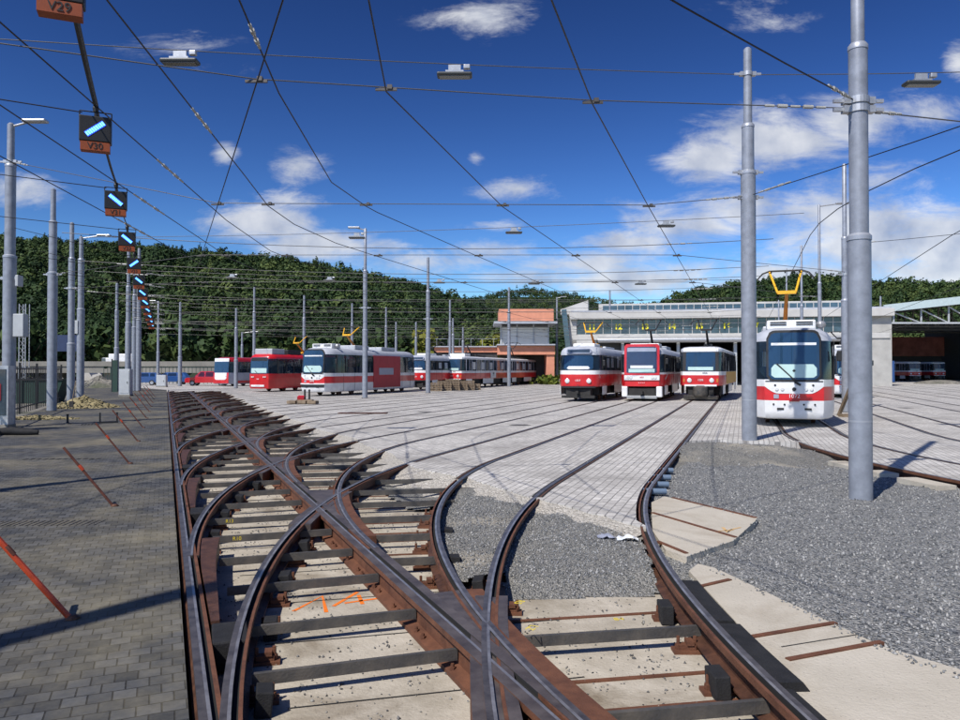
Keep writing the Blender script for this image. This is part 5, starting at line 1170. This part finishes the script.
mb.box((4.2,0,2.15),(21,.05,.06)); mb.box((4.2,0,.2),(21,.05,.06)); mb.build('railing',m_green,t); MB().box((-3.4,.1,1.1),(3.6,.05,2.0)).build('screen',m_green,t)
t=thing('fence','black railing fence along the left edge behind the tall poles','fence',(*LU(27,-7.4),0),LA); mb=MB()
for i in range(48): mb.box((0,-4+i*.55,.95),(.03,.03,1.9))
mb.box((0,9,1.85),(.05,26,.05)); mb.box((0,9,.25),(.05,26,.05)); mb.build('railing',m_black,t)
for i in range(7): MB().box((0,-4+i*4.4,1.05),(.08,.08,2.1)).build('post',m_black,t)
t=thing('lattice_mast','slim grey lattice mast behind the left fence','mast',((24-480)/FPX*70,70,0)); mb=MB()
for sx in (-.3,.3):
    for sy in (-.3,.3): mb.box((sx,sy,4),(.06,.06,8))
for i in range(12): mb.tube([(-.3,-.3,i*.66),(.3,-.3,(i+1)*.66)],.025,4); mb.tube([(.3,-.3,i*.66),(-.3,-.3,(i+1)*.66)],.025,4)
mb.build('lattice',m_gal,t)
t=thing('direction_sign','dark road sign on two posts beyond the bridge, left of the close pole pair','sign',((64-480)/FPX*100,100,0)); MB().box((0,0,5.4),(3.6,.1,2.2)).build('board',mat('sign_dark_blue',(.02,.035,.09),.5),t); mb=MB()
for x in (-1.3,1.3): mb.box((x,.1,2.7),(.14,.14,5.6))
mb.build('post',m_gal,t)
# kerb, bags, grates, straw heap, shovel
for i in range(9):
    x,y=LU(21.5+i*1.05,-6.75-.02*i); tag(MB().box((0,0,.07),(.18,1.0,.2)).build('kerb_stone',m_bridge,loc=(x,y,0),bevel=.01),'grey kerb stone along the left edge of the dark paving','kerb',group='kerb stones at the left edge'); bpy.context.scene.objects[-1].rotation_euler=(0,0,LA)
def heap(px,py,rx,ry,h,label,seed):
    x,y=grd(px,py); q=random.Random(seed); mb=MB(); rows=[]
    for i in range(10):
        f=i/9; row=[]
        for j in range(28):
            a=2*math.pi*j/28; rr_=(1-f)*(1+.16*math.sin(3*a+seed)+.1*math.sin(7*a)); row.append((math.cos(a)*rx*rr_,math.sin(a)*ry*rr_,h*(f**1.25)*(1+.25*q.uniform(-1,1))-.012 if i else -.012))
        rows.append(row)
    mb.grid(rows,0,True); o=mb.build('straw_heap',m_straw,smooth=True); o.location=(x,y,0); tag(o,label,'heap'); 
    n=260; P=[]
    for i in range(n):
        a=q.uniform(0,6.28); f=q.random()**.6; P.append((math.cos(a)*rx*f*1.1,math.sin(a)*ry*f*1.1,h*max(0,1-f)**1.1+.012))
    mb=MB()
    for p in P: mb.box(p,(q.uniform(.08,.22),q.uniform(.03,.07),q.uniform(.015,.05)),q.uniform(0,3),0,q.uniform(-.4,.4),q.uniform(-.3,.3))
    c=mb.build('straw_bits',m_straw,o,fix=False); c['kind']='stuff'; return o
heap(84,407.5,1.5,1.2,.55,'straw-coloured heap at the foot of the close pole pair',2); heap(38,419,1.3,.5,.12,'thin spread of straw between the two left poles',5)
t=thing('shovel','dark shovel stuck upright in the straw heap','shovel',(*grd(72,409),.2)); MB().tube([(0,0,0),(.12,.1,1.05)],.022,8).build('shaft',m_wood,t,True); MB().box((-.02,0,.02),(.2,.04,.28)).build('blade',m_dark,t)
def grate(px,py,label):
    x,y=grd(px,py,.0); t=thing('drain_grate',label,'drain grate',(x,y,.003),LA); MB().box((0,0,0),(.62,.62,.012)).build('frame',m_tie,t); mb=MB()
    for i in range(6): mb.box((-.24+i*.096,0,.008),(.05,.52,.012))
    mb.build('slots',m_groove,t)
grate(91,424.5,'dark drain grate in the paving right of the straw'); grate(101,402,'dark drain cover in the paving beyond the straw heap')
t=thing('bracket','black U-shaped bracket standing on the paving by the drain grate','bracket',(*grd(109,423),0),LA); mb=MB()
for x in (-.26,.26): mb.box((x,0,.18),(.05,.1,.36))
mb.box((0,0,.03),(.56,.12,.05)); mb.build('frame',m_black,t)
t=thing('bollard','short black bollard stub near the drain grate','bollard',(*grd(68,424),0)); MB().lathe([(.07,0),(.05,.05),(.035,.08),(.035,.3),(.05,.33)],n=10).build('stub',m_black,t); MB().lathe([(.13,0),(.12,.03)],n=12).build('base',m_black,t)
x,y=grd(15,435); o=tag(MB().tube([(-.5,0,.09),(-.1,.05,.11),(.3,.02,.09),(.6,.1,.07)],[.09,.12,.11,.07],9).build('wrapped_bundle',m_rubber,smooth=True,loc=(x,y,0)),'dark wrapped bundle lying on the paving at the left edge','bundle')
t=thing('slotted_drain','row of small slots of a drain across the dark paving near the left','drain',(*grd(62,459),.003),LA-R(20)); mb=MB()
for i in range(12): mb.box((-.7+i*.13,0,0),(.05,.14,.008))
mb.build('slots',m_groove,t)
t=thing('drain_channel','long drain channel with cross bars let into the dark paving','drain',(*grd(35,523),.003),R(3)); mb=MB()
for i in range(26): mb.box((-1.0+i*.07,0,0),(.016,.3,.006))
mb.build('slots',m_tie,t)
# barrier feet on the yard
t=thing('barrier_base','dark barrier feet with two short posts and a red clip on the yard','barrier base',(*grd(304,404),0),R(-8)); mb=MB()
for x in (-.62,-.05,.5): mb.box((x,0,.1),(.48,.5,.16))
mb.box((.05,0,.2),(.9,.3,.08)); mb.build('foot',m_wood,t,bevel=.02); mb=MB()
for x in (.05,.3): mb.box((x,0,.5),(.08,.08,.55))
mb.build('post',m_dark,t); MB().box((-.12,-.05,.32),(.36,.24,.2),0,0,R(20)).build('clip',m_carred,t)
# pallets
def pallet():
    mb=MB()
    for y in (-.36,0,.36): mb.box((0,y,.06),(1.2,.1,.09))
    for x in (-.52,-.26,0,.26,.52): mb.box((x,0,.12),(.11,.82,.022))
    for x in (-.5,0,.5): mb.box((x,0,.009),(.1,.82,.018))
    return tag(mb.build('pallet',m_wood),'weathered wooden pallet in the row of stacks before the coupled trams','pallet','stacked pallets before the coupled trams')
P0=pallet(); first=True
for i,(px,n,off) in enumerate(((435,5,0),(444,6,.1),(452,7,0),(460,5,.1),(467,6,0),(473,4,.05))):
    x,y=(px-480)/FPX*64,64+off+i*.6
    for j in range(n):
        o=P0 if first else P0.copy()
        if not first: COL.objects.link(o)
        first=False; o.location=(x+rnd.uniform(-.03,.03),y,.004+j*.145); o.rotation_euler=(0,0,R(8)+rnd.uniform(-.06,.06))
t=thing('weed_tuft','small green weed clump at the foot of the brick annex','plant',(*grd(548,384.5),0)); q=np.random.RandomState(4); n=260; P=q.normal(size=(n,3))*np.array([.8,.4,.3])+np.array([0,0,.45]); a=q.normal(size=(n,3))*.12; b=q.normal(size=(n,3))*.12; V=np.stack([P-a-b,P+a-b,P+a+b,P-a+b],1).reshape(-1,3); npmesh('foliage',V,np.arange(len(V)).reshape(-1,4),m_leafy,parent=t,attr=q.rand(n)*.6)
# litter, brick, pipes by the nearest rail
def crumple(px,py,s_,m,label,cat,z=-.1,seed=1):
    x,y=grd(px,py,z); q=random.Random(seed); mb=MB(); rows=[[(s_*(i/6-.5)*2+q.uniform(-.02,.02),s_*(j/5-.5)*1.3+q.uniform(-.02,.02),.02+q.uniform(0,s_*.45)*math.sin(math.pi*i/6)) for i in range(7)] for j in range(6)]
    mb.grid(rows); o=mb.build('plastic_scrap',m,loc=(x,y,z)); tag(o,label,cat); so=o.modifiers.new('thick','SOLIDIFY'); so.thickness=.004; return o
crumple(627,540,.11,m_plastic,'crumpled white plastic sheet on the gravel by the nearest right rail','litter',-.09,3); crumple(606,538,.09,m_silver,'crumpled clear plastic scrap left of the white sheet','litter',-.09,8)
o=tag(MB().box((0,0,.03),(.2,.11,.07)).build('brick',m_brick,loc=(*grd(390,459.5,-.14),-.14),bevel=.006),'single orange brick lying beside the second curved rail','brick'); o.rotation_euler=(R(4),R(6),R(25))
for i,(px,py) in enumerate(((662,470),(659,477),(656,484),(653,491))):
    x,y=grd(px,py,-.06); o=tag(MB().tube([(-.16,0,0),(.2,.03,-.01)],.05,12).build('drain_pipe_end',m_blueplas,smooth=True,loc=(x,y,-.06)),'blue-grey pipe end poking out beside the nearest right rail','pipe','blue-grey pipe ends beside the nearest right rail')
t=thing('stop_plank','pale leaning plank between the front white tram and the thickest pole','plank',(*grd(843,416),0)); o=MB().box((0,.0,.45),(.1,.12,1.7),0,0,R(40)).build('board',m_wood,t); MB().box((0,-.5,.05),(.7,.4,.12)).build('foot',m_wood,t)
o=tag(MB().box((0,0,.02),(2.0,.5,.03)).build('trench_cover',m_rustdk,loc=(*grd(363,413.5),0)),'rust-stained flat steel cover lying on the yard paving','steel plate')

t=thing('waste_container','dark green waste container behind the left railing fence','container',((34-480)/FPX*42,42,-.05),R(12)); mb=MB(); a=[[(x,y,z) for x,y in ((-w,-.8),(w,-.8),(w,.8),(-w,.8))] for w,z in ((1.3,0),(1.75,1.35))]; mb.grid(a,0,True); mb.face(a[0]); mb.build('tub',m_green,t); MB().box((0,-.83,1.32),(3.5,.06,.1)).build('rim',m_black,t)
for i in range(4): MB().box((-1.1+i*.75,-.84,.68),(.07,.07,1.2)).build('rib',m_green,t)
for i,(px,Y,rx,h,lb) in enumerate(((100,76,3.2,1.1,'pale rubble heap between the pair of poles and the green fence panel'),(62,80,3.5,.9,'pale rubble heap seen between the two thick left poles'),(20,66,3,.8,'low rubble heap near the lattice mast'))):
    q=random.Random(i); rows=[]
    for a in range(8):
        f=a/7; rows.append([(math.cos(2*math.pi*j/20)*rx*(1-f)*(1+.2*math.sin(3*j+i)),math.sin(2*math.pi*j/20)*rx*.7*(1-f),h*f*(1+.3*q.uniform(-1,1))-.08) for j in range(20)])
    tag(MB().grid(rows,0,True).build('rubble_heap',m_dirt,smooth=True,loc=((px-480)/FPX*Y,Y,-.05)),lb,'heap')

for i,(px,py,lb) in enumerate(((520,425,'round dark manhole cover in the pale yard paving before the old tram'),(425,412,'small manhole cover in the yard paving left of centre'),(905,408,'manhole cover in the paving between the right-hand tracks'))):
    x,y=grd(px,py); t=thing('manhole_cover',lb,'manhole cover',(x,y,-.002)); MB().lathe([(.36,-.02),(.36,.004),(.30,.005)],n=20).build('rim',m_bridge,t); MB().lathe([(.29,-.02),(.29,.007)],n=20).build('lid',m_tie,t)
